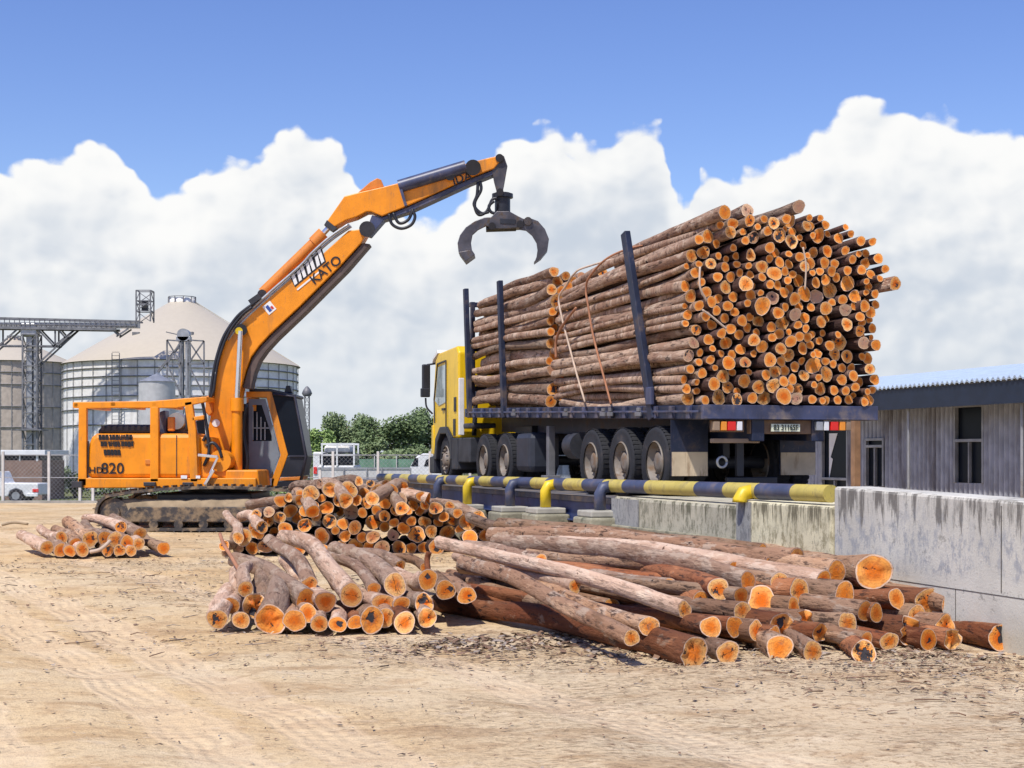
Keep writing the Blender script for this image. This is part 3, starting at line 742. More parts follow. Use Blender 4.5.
def finish_logs():
    LOGS.sort(key=lambda L: -L['rank'])
    keep = [L for L in LOGS if L['rank'] > 0][:300]; rest = [L for L in LOGS if L not in keep] if False else LOGS[len(keep):]
    rng = random.Random(77)
    for L in keep: build_log(L, rng)
    # the rest as one object, every vertex in world space
    V = []; Fc = []; MI = []; UV = []; names = ['load', 'red', 'pale', 'tan', 'dark']
    for L in rest:
        bv, bf, caps, rot = log_geo(L, rng); M4 = rot.to_matrix()
        o = len(V); V += [M4 @ v+L['p0'] for v in bv]; Fc += [tuple(i+o for i in f) for f in bf]; MI += [names.index(L['bark'])]*len(bf); UV += [(0, 0)]*len(bv)
        for vs, fs, uv in caps:
            o = len(V); V += [M4 @ v+L['p0'] for v in vs]; Fc += [tuple(i+o for i in f) for f in fs]; MI += [5]*len(fs); UV += uv
    me = cap_mesh('logs', V, Fc, UV, BARK['load'])
    for k in names[1:]: me.materials.append(BARK[k])
    me.materials.append(ENDM); me.polygons.foreach_set('material_index', MI)
    o = bpy.data.objects.new('logs', me); o.color = (.31, .31, .31, 1); COL.objects.link(o)
    tag(o, 'thinner and deeper logs filling the truck load and the heap between the others', 'logs', kind='stuff')
    print('LOGS', len(LOGS), 'kept', len(keep), 'rest', len(rest), 'rear', len(REAR), 'heap', len(HEAP), 'front', len(FRB))
finish_logs()
# ------------------------------------------------------------------ excavator
YN, YF = 31.6, 34.2          # near and far flank
YB = 32.75                    # middle plane, where the boom stands
def Q(pts, Y): return [P(a, b, Y) for a, b in pts]
def plate(mb, pts, Y0, Y1, mi=0):
    """side outline as seen at depth Y0, given real thickness to Y1"""
    return mb.prism(Q(pts, Y0), (0, Y1-Y0, 0), mi)
ex = empty('excavator', (P(200, 490, YB).x, YB, 0), 'orange tracked excavator with a raised boom and log grapple, caged engine deck', 'excavator')
# tracks
def track(Y0, Y1, name='track'):
    s = 46.5
    xa, xb = P(97, 500, 31.4).x, P(338, 500, 31.4).x; zt, zb = .86, .02; rr = (zt-zb)/2*.92
    m = MB(); loop = []
    for k in range(13):                       # front and rear turn, top run sags
        t = math.pi/2+math.pi*k/12; loop.append((xa+rr+rr*math.cos(t)*1.0, zb+rr+rr*math.sin(t)))
    for k in range(1, 12): loop.append((xa+rr+(xb-xa-2*rr)*k/12, zb))
    for k in range(13):
        t = -math.pi/2+math.pi*k/12; loop.append((xb-rr+rr*math.cos(t), zb+rr+rr*math.sin(t)))
    for k in range(1, 12):
        u = k/12; loop.append((xb-rr+(xa-xb+2*rr)*u, zb+2*rr+.16*math.sin(math.pi*u)**.7))
    n = len(loop)
    vo = [Vector((x, Y0, z)) for x, z in loop]
    cx = sum(x for x, z in loop)/n; inn = []
    for i, (x, z) in enumerate(loop):
        a, b = loop[i-1], loop[(i+1) % n]; tx, tz = b[0]-a[0], b[1]-a[1]; l = math.hypot(tx, tz); inn.append((x-(tz/l)*-.07 if False else x+(-tz/l)*-1*.07*-1*-1, z))
    def inner(i, d):
        a, b = loop[i-1], loop[(i+1) % n]; tx, tz = b[0]-a[0], b[1]-a[1]; l = math.hypot(tx, tz)
        return loop[i][0]-tz/l*d, loop[i][1]+tx/l*d
    vs = []
    for i in range(n):
        x, z = loop[i]; x2, z2 = inner(i, .06)
        vs += [(x, Y0, z), (x, Y1, z), (x2, Y1, z2), (x2, Y0, z2)]
    fs = []
    for i in range(n):
        j = (i+1) % n
        for k in range(4): fs.append((4*i+k, 4*i+(k+1) % 4, 4*j+(k+1) % 4, 4*j+k))
    m.add(vs, fs)
    # grouser bars across each shoe
    per = [math.dist(loop[i], loop[(i+1) % n]) for i in range(n)]; tot = sum(per); cnt = 62; i = 0; acc = 0
    for k in range(cnt):
        dd = tot*k/cnt
        while acc+per[i] < dd: acc += per[i]; i += 1
        f = (dd-acc)/per[i]; a, b = loop[i], loop[(i+1) % n]
        p = Vector((a[0]+(b[0]-a[0])*f, (Y0+Y1)/2, a[1]+(b[1]-a[1])*f)); tv = Vector((b[0]-a[0], 0, b[1]-a[1])).normalized(); nv = Vector((tv.z, 0, -tv.x))
        m.box(p+nv*.015, (.03, Y1-Y0+.01, .06), (tv, Vector((0, 1, 0)), nv))
    tr = m.build(name, M['dusty'], ex)
    # frame plate, dried mud on top, rollers
    f_ = MB(); f_.prism([Vector((x, Y0+.03, z)) for x, z in ((xa+.62, .20), (xb-.6, .20), (xb-.5, .34), (xb-.62, .52), (xa+.75, .52), (xa+.62, .36))], (0, Y1-Y0-.1, 0)); f_.build('track_frame', M['dusty'], tr, .02)
    q = MB(); k = 40; vs = []
    for i in range(k+1):
        x = xa+.35+(xb-xa-.7)*i/k; h = .52+.16+.05*noise.noise(Vector((x*2, Y0, 3)))+.04*noise.noise(Vector((x*7, Y0, 3)))
        vs += [(x, Y0+.07, .44), (x, Y0+.10, h-.03), (x, Y0+.25, h), (x, Y1-.08, h-.02)]
    q.add(vs, [(4*i+j, 4*i+4+j, 4*i+5+j, 4*i+1+j) for i in range(k) for j in range(3)], True); q.build('caked_mud', M['mud'], tr)
    for i in range(8):
        x = xa+.7+(xb-xa-1.4)*i/7; MB().cyl((x, Y0+.02, .15), (x, Y1-.02, .15), .095, n=16).build('roller', M['dusty'], tr)
    for x in (xa+rr, xb-rr): MB().cyl((x, Y0+.06, zb+rr), (x, Y1-.06, zb+rr), rr-.09, n=24).cyl((x, Y0+.0, zb+rr), (x, Y0+.08, zb+rr), .14, n=16).build('idler', M['dusty'], tr)
track(31.2, 31.75); track(33.75, 34.3)
m = MB(); m.box((P(215, 0, 32.7).x, 32.75, .62), (2.0, 2.4, .35)); m.build('undercarriage', M['black'], ex, .04)
m = MB(); c = P(215, 490, 32.7); m.cyl((c.x, c.y, .70), (c.x, c.y, 1.02), .72, n=40); m.build('slew_ring', M['black'], ex)
# deck with its skirt
m = MB(); plate(m, [(78,478),(256,478),(256,488),(84,488),(77,484)], YN, YF); m.build('deck', M['orange'], ex, .02)
# rear body, rounded tail
m = MB()
def tail(mb, pts, Y0, Y1, cut=.5):
    pass
body = [(87,478),(86.5,456),(88,444),(91,437),(96,433.5),(103,433.5),(158,433.5),(200,433.5),(200,478)]
plate(m, body, YN+.06, YF-.06); b_ = m.build('engine_housing', M['orange'], ex, .09)
# panel joints, latch, door outline standing a touch proud
m = MB()
for x in (158, 176.5):
    MB().bar(P(x, 435, YN+.055), P(x, 477, YN+.055), .012, .02, up=(0, 1, 0)).build('seam', M['dark'], b_)
m.bar(P(88.5, 441, YN+.055), P(87.5, 478, YN+.055), .03, .02, up=(0,1,0)); m.build('seam', M['dark'], b_)
m = MB(); m.box(P(149, 462, YN+.05), (.16, .03, .10)); m.build('latch', M['orange_old'], b_, .01)
# dark hood above the housing
m = MB(); c0, c1 = P(99, 431, YN+.35), P(150, 431, YN+.35)
hp = [(97,434),(98,430),(102,426),(108,424.5),(150,424.5),(157,426),(157,434)]
plate(m, hp, YN+.3, YF-.5); h_ = m.build('engine_hood', M['black'], ex, .06)
m = MB()
for i in range(9): m.box(P(103+i*6, 428, YN+.29), (.07, .02, .10))
m.build('grille', M['dark'], h_)
# cage round the engine deck
fr = MB(); w = .15
for Y in (YN, YF-.1):
    fr.prism(Q([(73,402),(152,401),(176,399),(206,396.5),(206,402),(176,408),(152,408),(112,408),(88,408.5),(73,408)], Y), (0, .12, 0))
    fr.prism(Q([(78.5,407),(86.5,407),(86.5,486),(78,486)], Y), (0, .12, 0))
    fr.prism(Q([(150,407),(158.5,407),(158.5,482),(150,482)], Y), (0, .13, 0))
    fr.prism(Q([(184,402),(192,401),(196,430),(198,482),(190,482),(188,430)], Y), (0, .12, 0))
    fr.prism(Q([(192,417),(204,415),(204,419.5),(192,421)], Y), (0, .10, 0))
for x, y in ((75.5,405),(113,404),(154,404),(204,399)):
    fr.bar(P(x, y, YN), P(x, y, YN)+Vector((0, YF-YN, 0)), .12, .10)
for x in (97, 134): fr.bar(P(x, 403.5, YN), P(x, 403.5, YN)+Vector((0, YF-YN, 0)), .05, .03)
fr.build('guard_frame', M['orange'], ex, .018)
m = MB(); m.box(P(78, 484.5, YN-.02), (.22, .2, .13)); m.box(P(150, 484, YN-.02), (.25, .12, .08)); m.box(P(188, 484, YN-.02), (.22, .1, .07)); m.build('step', M['dark'], ex, .01)
# things behind the open window of the cage: fan shroud, filter
m = MB(); plate(m, [(159,412),(165,410),(166,434),(159,434)], YN+.5, YN+.9); plate(m, [(160,424),(186,420),(188,434),(160,434)], YN+.8, YF-.6); m.build('engine_block', M['navy2'], ex, .03)
m = MB(); a = P(176, 421, YN+.6); m.cyl(a, a+Vector((0,.35,0)), .18, n=24); m.build('air_filter', M['steel'], ex)
m = MB(); a = P(171.5, 424, YN+.3); m.box(a, (.14,.14,.30)); m.build('filler_neck', M['orange_old'], ex, .02)
m = MB(); plate(m, [(196,421),(204,419),(205,434),(199,437)], YN+.9, YN+.95); m.build('side_window', M['glass'], ex)
# front deck box with steps
m = MB(); plate(m, [(200,437),(212,437),(214,452),(226,461),(228,478),(200,478)], YN+.15, YF-1.6); m.build('tool_box', M['orange'], ex, .03)
m = MB(); a = P(220, 461, YN+.1); m.cyl(a, a+Vector((0,.5,0)), .23, n=22); m.build('swivel_tank', M['orange'], ex)
m = MB(); m.bar(P(198,455,YN), P(218,457,YN), .06); m.bar(P(218,457,YN), P(210,474,YN), .05); m.bar(P(205,485,YN-.03), P(214,470,YN-.03), .10, .06); m.build('step_rail', M['chrome'], ex, .01)
m = MB()
for pts in ([(187,431),(187,405),(190,399),(196,397),(201,399),(204,410),(207,428),(209,444)], [(206,446),(213,443),(219,449),(222,458)], [(203,441),(207,436),(209,452),(204,466)]):
    m.tube(spline(Q(pts, YN+.1)), .035, 8)
m.build('hose', M['black'], ex)
# black sheet put in as the dark gap between the boom and the cab
m = MB(); plate(m, [(239,407),(249,402),(249,482),(239,482)], YB+.35, YB+.6); m.build('dark_gap_sheet', M['black'], ex)
m = MB(); plate(m, [(226,470),(258,470),(260,487),(224,487)], YN+.1, YF-.5); m.build('boom_foot_mount', M['orange'], ex, .03)
# boom: welded box, wider than it is thick at the foot
boomL = [(216,470),(208,452),(207,438),(213,400),(215.5,380),(217.7,364.5),(221,349),(226,340),(233,328),(241.7,319.6),(258,304),(290,278),(322,254.5),(348.4,230.5),(362,229),(367,233),(361,243),(340,266),(300,306),(270,334),(259,346),(251,357),(246,370),(241,388),(237,410),(232,440),(226,470)]
YA, YZ = YB-.27, YB+.27
m = MB(); plate(m, boomL, YA, YZ); bm_ = m.build('boom', M['orange'], ex, .02)
# boom underside, its shade put into the dark colour, standing out below the side plates
m = MB()
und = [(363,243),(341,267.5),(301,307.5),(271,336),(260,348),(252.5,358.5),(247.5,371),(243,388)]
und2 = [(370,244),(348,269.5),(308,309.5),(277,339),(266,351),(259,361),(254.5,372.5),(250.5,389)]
plate(m, und+und2[::-1], YA+.06, YZ-.02); m.build('under_plate', mat('boom_underside_shade', (.10,.07,.06), .6, var=.3), bm_, .01)
m = MB(); m.cyl(P(221,466,YA-.08), P(221,466,YZ+.08), .16, n=20); m.build('foot_pin', M['dark'], bm_)
m = MB(); m.cyl(P(241,330,YA-.16), P(241,330,YZ+.16), .13, n=20); m.build('cylinder_pin', M['black'], bm_)
m = MB(); m.cyl(P(239,331,YA-.20), P(239,331,YA-.1), .08, n=16); m.build('pin_cap', M['yellow'], bm_)
# boom lift cylinders either side of the boom
for Yc, x0, x1, xt in ((YA-.17, 236.8, 237, 240.5), (YZ+.25, 252.5, 253, 256)):
    m = MB(); m.cyl(P(x0,482,Yc), P(x1,402,Yc), .115, n=20); m.cyl(P(x1,411,Yc), P(x1,398,Yc), .145, n=20); cy = m.build('lift_cylinder', M['orange'], ex)
    m = MB(); m.cyl(P(x1,400,Yc), P(xt,331,Yc), .055, n=16); m.build('rod', M['chrome'], cy)
# pipes and hoses
m = MB()
for k, (dx, dy) in enumerate(((0,0),(2.2,2.2))):
    m.tube(spline(Q([(226+dx,338+dy),(241+dx,319+dy),(268+dx,294+dy),(300+dx,266+dy),(312+dx,253+dy),(330+dx,237+dy),(349+dx,224+dy)], YA-.04+.06*k)), .032, 8)
m.build('hydraulic_pipe', M['steel'], bm_)
m = MB()
for pts in ([(210,398),(213,375),(217,356),(224,336),(236,318),(246,309),(255,303)], [(213,396),(218,362),(228,334),(241,316),(252,307)], [(209,400),(213,392),(216,372)]):
    m.tube(spline(Q(pts, YA-.1)), .034, 8)
for pts in ([(240,404),(243,430),(240,455),(244,482)], [(246,404),(243,430),(247,460),(243,482)]): m.tube(spline(Q(pts, YA-.02)), .05, 8)
m.build('hydraulic_hose', M['black'], bm_)
m = MB(); m.bar(P(250,303,YA-.08), P(260,296,YA-.08), .12, .12); m.build('pipe_clamp', M['dark'], bm_)
m = MB(); plate(m, [(206,396),(212,395),(213,412),(209,416),(205,412)], YA-.1, YA+.1); m.build('valve', M['orange_old'], bm_, .02)
# stick cylinder along the boom's back
Yc = YB+.02
m = MB(); m.cyl(P(263,293,Yc), P(318,239.5,Yc), .125, n=20); m.cyl(P(314,243.5,Yc), P(324,233.5,Yc), .155, n=20); sc_ = m.build('stick_cylinder', M['orange_old'], ex)
m = MB(); m.cyl(P(322,235,Yc), P(334,222,Yc), .06, n=14); m.build('rod', M['chrome'], sc_)
m = MB(); m.cyl(P(262,294,Yc-.14), P(262,294,Yc+.14), .10, n=14); m.build('pin', M['dark'], sc_)
# stick
YC, YD = YB-.24, YB+.24
st = [(326,222.5),(344.5,196),(362,191.5),(382,187),(400,182.5),(440,170.5),(489,157.6),(497,156),(500,161),(494,168.5),(470,177.5),(408,205.5),(382,216),(371,211.5),(366.6,211.5),(356,217),(346,220),(333,227.5)]
m = MB(); plate(m, st, YC, YD); sk = m.build('stick', M['orange'], ex, .02)
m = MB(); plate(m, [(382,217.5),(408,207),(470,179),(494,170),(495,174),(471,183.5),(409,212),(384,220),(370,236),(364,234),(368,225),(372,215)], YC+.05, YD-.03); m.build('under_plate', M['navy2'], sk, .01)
m = MB(); plate(m, [(324,225),(327,220),(337,228),(333,231)], YC-.01, YD+.01); m.build('end_boss', M['dark'], sk)
m = MB(); m.cyl(P(367,229,YC-.1), P(367,229,YD+.1), .17, n=20); m.build('elbow_pin', M['dark'], sk)
m = MB(); plate(m, [(358,192.5),(370,182),(377,178),(381,179.5),(384,187)], YC+.1, YD-.1); m.build('cylinder_lug', M['orange_old'], sk, .015)
m = MB(); m.cyl(P(399,186.5,YC-.02), P(466,166.5,YC-.02), .14, n=18); gc = m.build('grapple_cylinder', M['navy2'], ex)
m = MB(); m.cyl(P(466,166.5,YC-.02), P(477,167.5,YC-.02), .06, n=12); m.build('rod', M['chrome'], gc)
m = MB(); m.cyl(P(473,167.5,YC-.14), P(473,167.5,YC+.14), .17, n=18); m.build('rod_eye', M['black'], gc)
m = MB(); m.bar(P(399,183,YC-.06), P(406,206,YC-.06), .14, .06); m.build('cylinder_bracket', M['navy2'], gc)
m = MB(); m.cyl(P(450,176,YC-.10), P(450,176,YC), .10, n=14); m.build('bolt_boss', M['black'], sk)
m = MB()
for pts in ([(389,214),(392,224),(401,228.5),(411,225),(415,217),(412,209)], [(393,213),(399,223),(408,220),(413,210)], [(480,181),(481,190),(475,202),(476,211),(480,215),(487,211),(492,200),(497,198)], [(478,182),(477,195),(474,205),(481,213),(489,212)], [(494,201),(489,206),(491,212),(498,214)]):
    m.tube(spline(Q(pts, YC+.02)), .034, 8)
m.build('hose', M['black'], sk)
# links, rotator, grapple
YG = YB
m = MB()
for d in (-.20, .16): plate(m, [(495,157),(500,153.5),(504,156),(507.5,166),(504,186),(502,195),(497.5,195),(494,182),(492,171)], YG+d, YG+d+.06)
plate(m, [(500,155),(504,157),(506.5,167),(503.5,184),(501,184)], YG-.14, YG+.16)
gp = m.build('grapple_link', M['grey'], ex, .015)
m = MB(); m.cyl(P(499.5,158,YG-.28), P(499.5,158,YG+.28), .09, n=14); m.cyl(P(500,192,YG-.26), P(500,192,YG+.26), .08, n=14); m.build('pin', M['black'], gp)
m = MB(); m.cyl(P(502.5,193,YG), P(502.5,212,YG), .17, n=24); m.cyl(P(502.5,194,YG), P(502.5,198,YG), .23, n=24); m.build('rotator', M['black'], gp)
gh = MB()
for d in (-.30, .22): plate(gh, [(497,211),(509,211),(518,216),(524,219),(522,227),(510,228.5),(492,229),(489,226),(490,218)], YG+d, YG+d+.08)
plate(gh, [(497,211),(509,211),(512,213),(494,213)], YG-.22, YG+.22); plate(gh, [(493,226),(521,224),(521,227),(493,229)], YG-.22, YG+.22)
hd = gh.build('grapple_head', M['grey'], ex, .015)
m = MB(); plate(m, [(500,218.5),(516,219.5),(515,224),(500,223.5)], YG-.315, YG-.29); m.build('recess', M['black'], hd)
def claw(outer, inner, name='claw'):
    m = MB(); poly = outer+inner[::-1]
    for d in (-.24, .17): plate(m, poly, YG+d, YG+d+.07)
    no, ni = len(outer), len(inner); 
    for f in (.12, .45, .62, .8):
        a = outer[min(no-1, int(f*(no-1)))]; b = inner[min(ni-1, int(f*(ni-1)))]
        c = P((a[0]+b[0])/2, (a[1]+b[1])/2, YG); m.cyl(c+Vector((0,-.2,0)), c+Vector((0,.2,0)), .06, n=10)
    # curved back plate between the cheeks
    bo = [P(x, y, YG-.2) for x, y in outer[3:]]; bi = [b.lerp(P((inner[-1][0]+inner[0][0])/2, (inner[-1][1]+inner[0][1])/2, YG-.2), .06) for b in bo]
    m.prism(bo+bi[::-1], (0, .38, 0))
    cl = m.build(name, M['grey'], ex, .012)
    return cl
cl = claw([(493,217),(484,217.5),(475,221),(466,227),(460,235),(457.5,243),(458.5,252),(465.5,261)], [(492,227.5),(486,226),(478,230),(472.5,235),(471,243),(472,250),(475,254.5)])
m = MB(); plate(m, [(458.5,252),(465.5,261.5),(475,254.5),(470,250)], YG-.3, YG+.3); m.build('claw_tip', M['grey'], cl, .01)
cl = claw([(521,219),(530,218),(538,221),(545,229),(549,239),(547.5,250),(541,258),(534.5,262.5)], [(519,229.5),(526,230.5),(532,235.5),(536.5,243),(537.5,250),(536.5,257),(534.5,262)])
m = MB(); m.cyl(P(528,221,YG-.3), P(528,221,YG+.3), .09, n=12); m.build('pin', M['grey'], cl)
m = MB(); m.cyl(P(492,226,YG-.32), P(492,226,YG+.32), .08, n=12); m.cyl(P(520,224,YG-.32), P(520,224,YG+.32), .08, n=12); m.build('pin', M['black'], hd)
m = MB(); m.cyl(P(486,229,YG-.1), P(516,228,YG-.1), .07, n=12); m.build('claw_cylinder', M['black'], hd)
# cab, behind the boom
KY, KZ = YB+.35, YF+.15
cabp = [(246,393),(270,391),(299,396.5),(311.5,457),(306,482),(300,487),(246,487)]
m = MB()
# skeleton posts of the cab so that its panes show a dark inside
for Y in (KY, KZ-.08):
    m.prism(Q([(246,391.5),(271.5,391.5),(288,454.5),(276.5,487),(269,487),(280.5,455),(266.5,397.5),(246,397.5)], Y), (0, .08, 0))
    m.prism(Q([(246,478),(275,478),(273,487),(246,487)], Y), (0, .08, 0))
cb = m.build('cab', M['orange'], ex, .012)
m = MB(); plate(m, [(249,388.5),(271,389),(296,394.5),(296,397.5),(270,392),(249,392)], KY, KZ); plate(m, [(286,385.5),(290,385.5),(292,393),(284,393)], KY+.3, KY+.6); m.build('cab_roof', M['black'], cb, .02)
for Y in (KY+.03, KZ-.1):
    m = MB(); out_ = [(249,399),(265.5,399),(280,455),(270,478),(249,478)]; inn = [(252,404),(262,404),(272,437),(252,441)]
    o = Q(out_, Y); m.add(o+[P(252.5,405,Y),P(262,405,Y),P(272,436,Y),P(272,441,Y),P(252.5,441,Y)], [(0,5,6,1)[::-1],(1,6,7,2)[::-1],(2,7,8)[::-1],(2,8,9,4,3)[::-1],(4,9,5,0)[::-1]])
    sm_ = m.build('door_frame' if Y < KY+.1 else 'inner_lining', M['grey_int'], cb)
    sm_.modifiers.new('s', 'SOLIDIFY').thickness = .04
m = MB(); plate(m, [(252.5,405),(262,405),(272,436),(272,441),(252.5,441)], KY+.06, KY+.07); m.build('door_window', M['glass'], cb)
m = MB()
for k in range(4): m.bar(P(253+k*4,407+k*5,KY+.02), P(253+k*4,440,KY+.02), .02)
m.bar(P(253,428,KY+.02), P(269,428,KY+.02), .02); m.build('window_guard', M['steel'], cb)
m = MB(); plate(m, [(256,451),(272.5,450),(274,456),(268.5,468),(256,470)], KY-.004, KY+.02); m.build('lower_pane', M['black'], cb, .01)
m = MB(); plate(m, [(271.0,393),(294.5,397),(305.5,456),(288,456)], KY+.01, KZ-.01); m.build('windscreen', M['glass'], cb, .01)
m = MB(); plate(m, [(288,456.3),(305.5,456.3),(301,476),(280,477)], KY+.01, KZ-.01); m.build('lower_screen', M['black'], cb, .01)
m = MB(); plate(m, [(281,477.5),(300.5,476.5),(299.5,480),(279,481)], KY-.01, KZ+.01); m.build('bumper_strip', M['orange_old'], cb, .01)
m = MB(); plate(m, [(278,481.5),(299,480.5),(295,487),(277,487)], KY, KZ); m.build('cab_floor', M['black'], cb)
gbm = mat('guard_bar', (.05,.05,.07), .5, .3)
for Y in (KY-.01, KZ-.03):
    m = MB(); m.tube([P(273,394,Y), P(294.5,396.5,Y), P(306,456,Y), P(301,480,Y)], .035, 6); m.bar(P(289,456,Y), P(306,456,Y), .035); m.build('guard_bar', gbm, cb)
m = MB(); plate(m, [(256,440),(270,440),(270,452),(256,470)], KY+.4, KY+.9); plate(m, [(254,415),(259,415),(260,441),(255,441)], KY+.4, KY+.9); m.build('seat', M['black'], cb, .04)
# ---- markings
Wt = mat('lettering_black', (.012,.012,.015), .5, var=.05); Ww = mat('lettering_white', (.8,.8,.78), .5, var=.05); Wb = mat('lettering_blue', (.03,.07,.30), .5, var=.05); Wr = mat('lettering_red', (.55,.02,.02), .5, var=.05)
bx = P(322,254,YA)-P(241,320,YA); bx.normalize(); bz = Vector((-bx.z, 0, bx.x))
fy = Vector((0,-.012,0))
text_obj('lettering', 'KATO', Wt, bm_, P(326,270,YA)+fy, bx, bz, .29, sx=1.0)
# slanted white and black mark above the name
m = MB(); m2 = MB(); o0 = P(294,286,YA); 
for k in range(7):
    a = o0+bx*(k*.125)+Vector((0,-.008,0)); hgt = .27 if k % 2 == 0 else .20
    sl = bx*.10+bz*hgt
    (m).prism([a+bx*.02, a+bx*.10, a+bx*.10+sl, a+bx*.02+sl], (0,-.004,0)); m2.prism([a+bx*.0-bz*.03, a+bx*.12-bz*.03, a+bx*.15+sl+bz*.02, a+sl-bx*.02+bz*.02], (0,.003,0))
m.bar(o0-bz*.11+Vector((0,-.008,0)), o0-bz*.11+bx*.62+Vector((0,-.008,0)), .01, .035, up=tuple(bz))
m2.build('emblem_backing', Wt, bm_); m.build('emblem', Ww, bm_)
m = MB(); c = P(269.5,308,YA)+Vector((0,-.006,0)); m.box(c, (.21,.006,.23), (bx, Vector((0,1,0)), bz)); s_ = m.build('sticker', Ww, bm_, .003)
m = MB(); m.box(c+Vector((0,-.006,0))-bx*.02, (.07,.004,.15), (bx, Vector((0,1,0)), bz)); m.build('sticker_mark', Wb, bm_)
m = MB(); m.box(c+Vector((0,-.006,0))+bx*.05-bz*.03, (.05,.004,.07), (bx, Vector((0,1,0)), bz)); m.build('sticker_mark', Wr, bm_)
m = MB(); c = P(216,423,YA)+Vector((0,-.006,0)); m.cyl(c, c+Vector((0,-.006,0)), .085, n=12); m.build('sticker', Ww, bm_)
ux = P(470,165,YC)-P(420,180,YC); ux.normalize(); uz = Vector((-ux.z,0,ux.x))
text_obj('lettering', 'JDA', Wt, sk, P(462,178.5,YC)+fy, ux, uz, .26)
Yh = YN+.045; X1, Z1 = Vector((1,0,0)), Vector((0,0,1))
text_obj('model_number', 'HD', Wt, b_, P(96,470.5,Yh), X1, Z1, .19, sx=1.1)
text_obj('model_number', '820', Wt, b_, P(112.5,469,Yh), X1, Z1, .33, sx=1.0)
# three rows of upright painted characters
m = MB(); rg = random.Random(4)
for (x0, x1, y0, y1, sl) in ((99,134,434.6,440,1.), (101,137,441.5,446.5,1.5), (104,122,449.5,455.5,3.)):
    x = x0
    while x < x1-2:
        w_ = 2.7
        for q in range(3):
            if rg.random() < .85: m.bar(P(x+q*.95,y0,Yh), P(x+q*.95+sl*.3,y1,Yh), .022, .012, up=(0,1,0))
        for q in range(rg.choice([1,2,2])):
            yy = y0+(y1-y0)*rg.random(); m.bar(P(x-.2,yy,Yh-.002), P(x+2.2,yy,Yh-.002), .022, .012, up=(0,1,0))
        x += 3.4
m.build('painted_characters', Wt, b_)
m = MB(); m.box(P(263.5,482,KY-.012), (.36,.012,.16)); s_ = m.build('sticker', Ww, cb)
text_obj('lettering', 'A', Wt, s_, P(264,482,KY-.022), X1, Z1, .16)
m = MB(); m.box(P(184,477,YN-.012), (.13,.012,.07)); m.box(P(198,477,YN-.012), (.09,.012,.06)); m.build('reflector', Ww, ex)
# ------------------------------------------------------------------ truck, trailer
tk = empty('log_truck', T(5.5, 1.25, TG), 'yellow cabbed lorry with navy flatbed trailer, tall stakes and dual wheels, carrying logs', 'truck')
def tb(mb, s0, s1, u0, u1, z0, z1, mi=0, zs=None):
    """box in the truck's frame; zs adds a height that varies along s"""
    h = zs or (lambda s: 0)
    return mb.hexa([T(s0,u0,z0+h(s0)),T(s0,u1,z0+h(s0)),T(s1,u1,z0+h(s1)),T(s1,u0,z0+h(s1)),T(s0,u0,z1+h(s0)),T(s0,u1,z1+h(s0)),T(s1,u1,z1+h(s1)),T(s1,u0,z1+h(s1))], mi)
rel = lambda s: .026*s
def Ux(px, s=0.):       # across position on a plane of constant s
    q = (px-512)/F; A = T(s,0,0); return (A.y*q-A.x)/(TR.x-TR.y*q)
def Sx(px, u=0.):
    q = (px-512)/F; A = T(0,u,0); return (A.x-A.y*q)/(TF.y*q-TF.x)
def Zy(py, s, u): return EYE-(py-HY)/F*T(s,u,0).y
# deck
m = MB()
tb(m, .0, 11.2, 0, .09, 2.06, 2.25, zs=rel); tb(m, .0, 11.2, 2.41, 2.5, 2.06, 2.25, zs=rel)
for k in range(1, 23): tb(m, k*.48, k*.48+.1, .09, 2.41, 2.08, 2.20, zs=rel)
tb(m, .0, 11.2, .72, .9, 1.78, 2.10, zs=rel); tb(m, .0, 11.2, 1.6, 1.78, 1.78, 2.10, zs=rel)
tb(m, .02, 11.2, .09, 2.41, 2.20, 2.23, zs=rel)
dk = m.build('trailer_deck', M['navy'], tk, .012)
m = MB(); tb(m, -.07, .0, -.02, 2.56, 2.065, 2.255); tb(m, -.075, -.06, .0, 2.54, 2.07, 2.085); m.build('rear_beam', M['navy2'], dk, .015)
m = MB()                                              # rub rail with stake pockets and lashing gear
for k in range(20):
    s = .3+k*.57; tb(m, s, s+.12, -.045, 0, 2.07, 2.24, zs=rel)
tb(m, .0, 11.2, -.06, -.045, 2.15, 2.18, zs=rel); m.build('rub_rail', M['navy2'], dk, .006)
m = MB()
for s in (1.9, 3.0, 3.3, 5.0, 7.8): tb(m, s, s+.2, -.09, -.062, 2.10, 2.16, zs=rel); tb(m, s+.05, s+.15, -.085, -.05, 2.17, 2.22, zs=rel)
m.build('ratchet', M['truss'], dk, .005)
# stakes: (s at the deck, s at the top, top z, lean outward)
for s0, s1, zt, du, w in ((1.58, 2.25, 4.80, -.12, .17),  (8.62, 8.75, 4.83, -.02, .14), (10.95, 11.0, 4.92, -.04, .13)):
    m = MB(); m.bar(T(s0, -.02, zd(s0)-.2), T(s1, -.05+du, zt), w, .09, up=TR); k_ = m.build('stake', M['navy'], tk, .01)
    if s0 < 5: MB().bar(T(s0,-.07,zd(s0)), T(s0,-.07,zd(s0)+.25), .2, .05, up=TR).build('stake_pocket', M['navy2'], k_, .01)
for s0, s1 in ((1.6, 1.6), (6.0, 6.0), (8.7, 8.7), (11.0, 11.0)):
    MB().bar(T(s0, 2.53, zd(s0)-.2), T(s1, 2.62, 4.4), .13, .09, up=TR).build('stake', M['navy'], tk, .01)
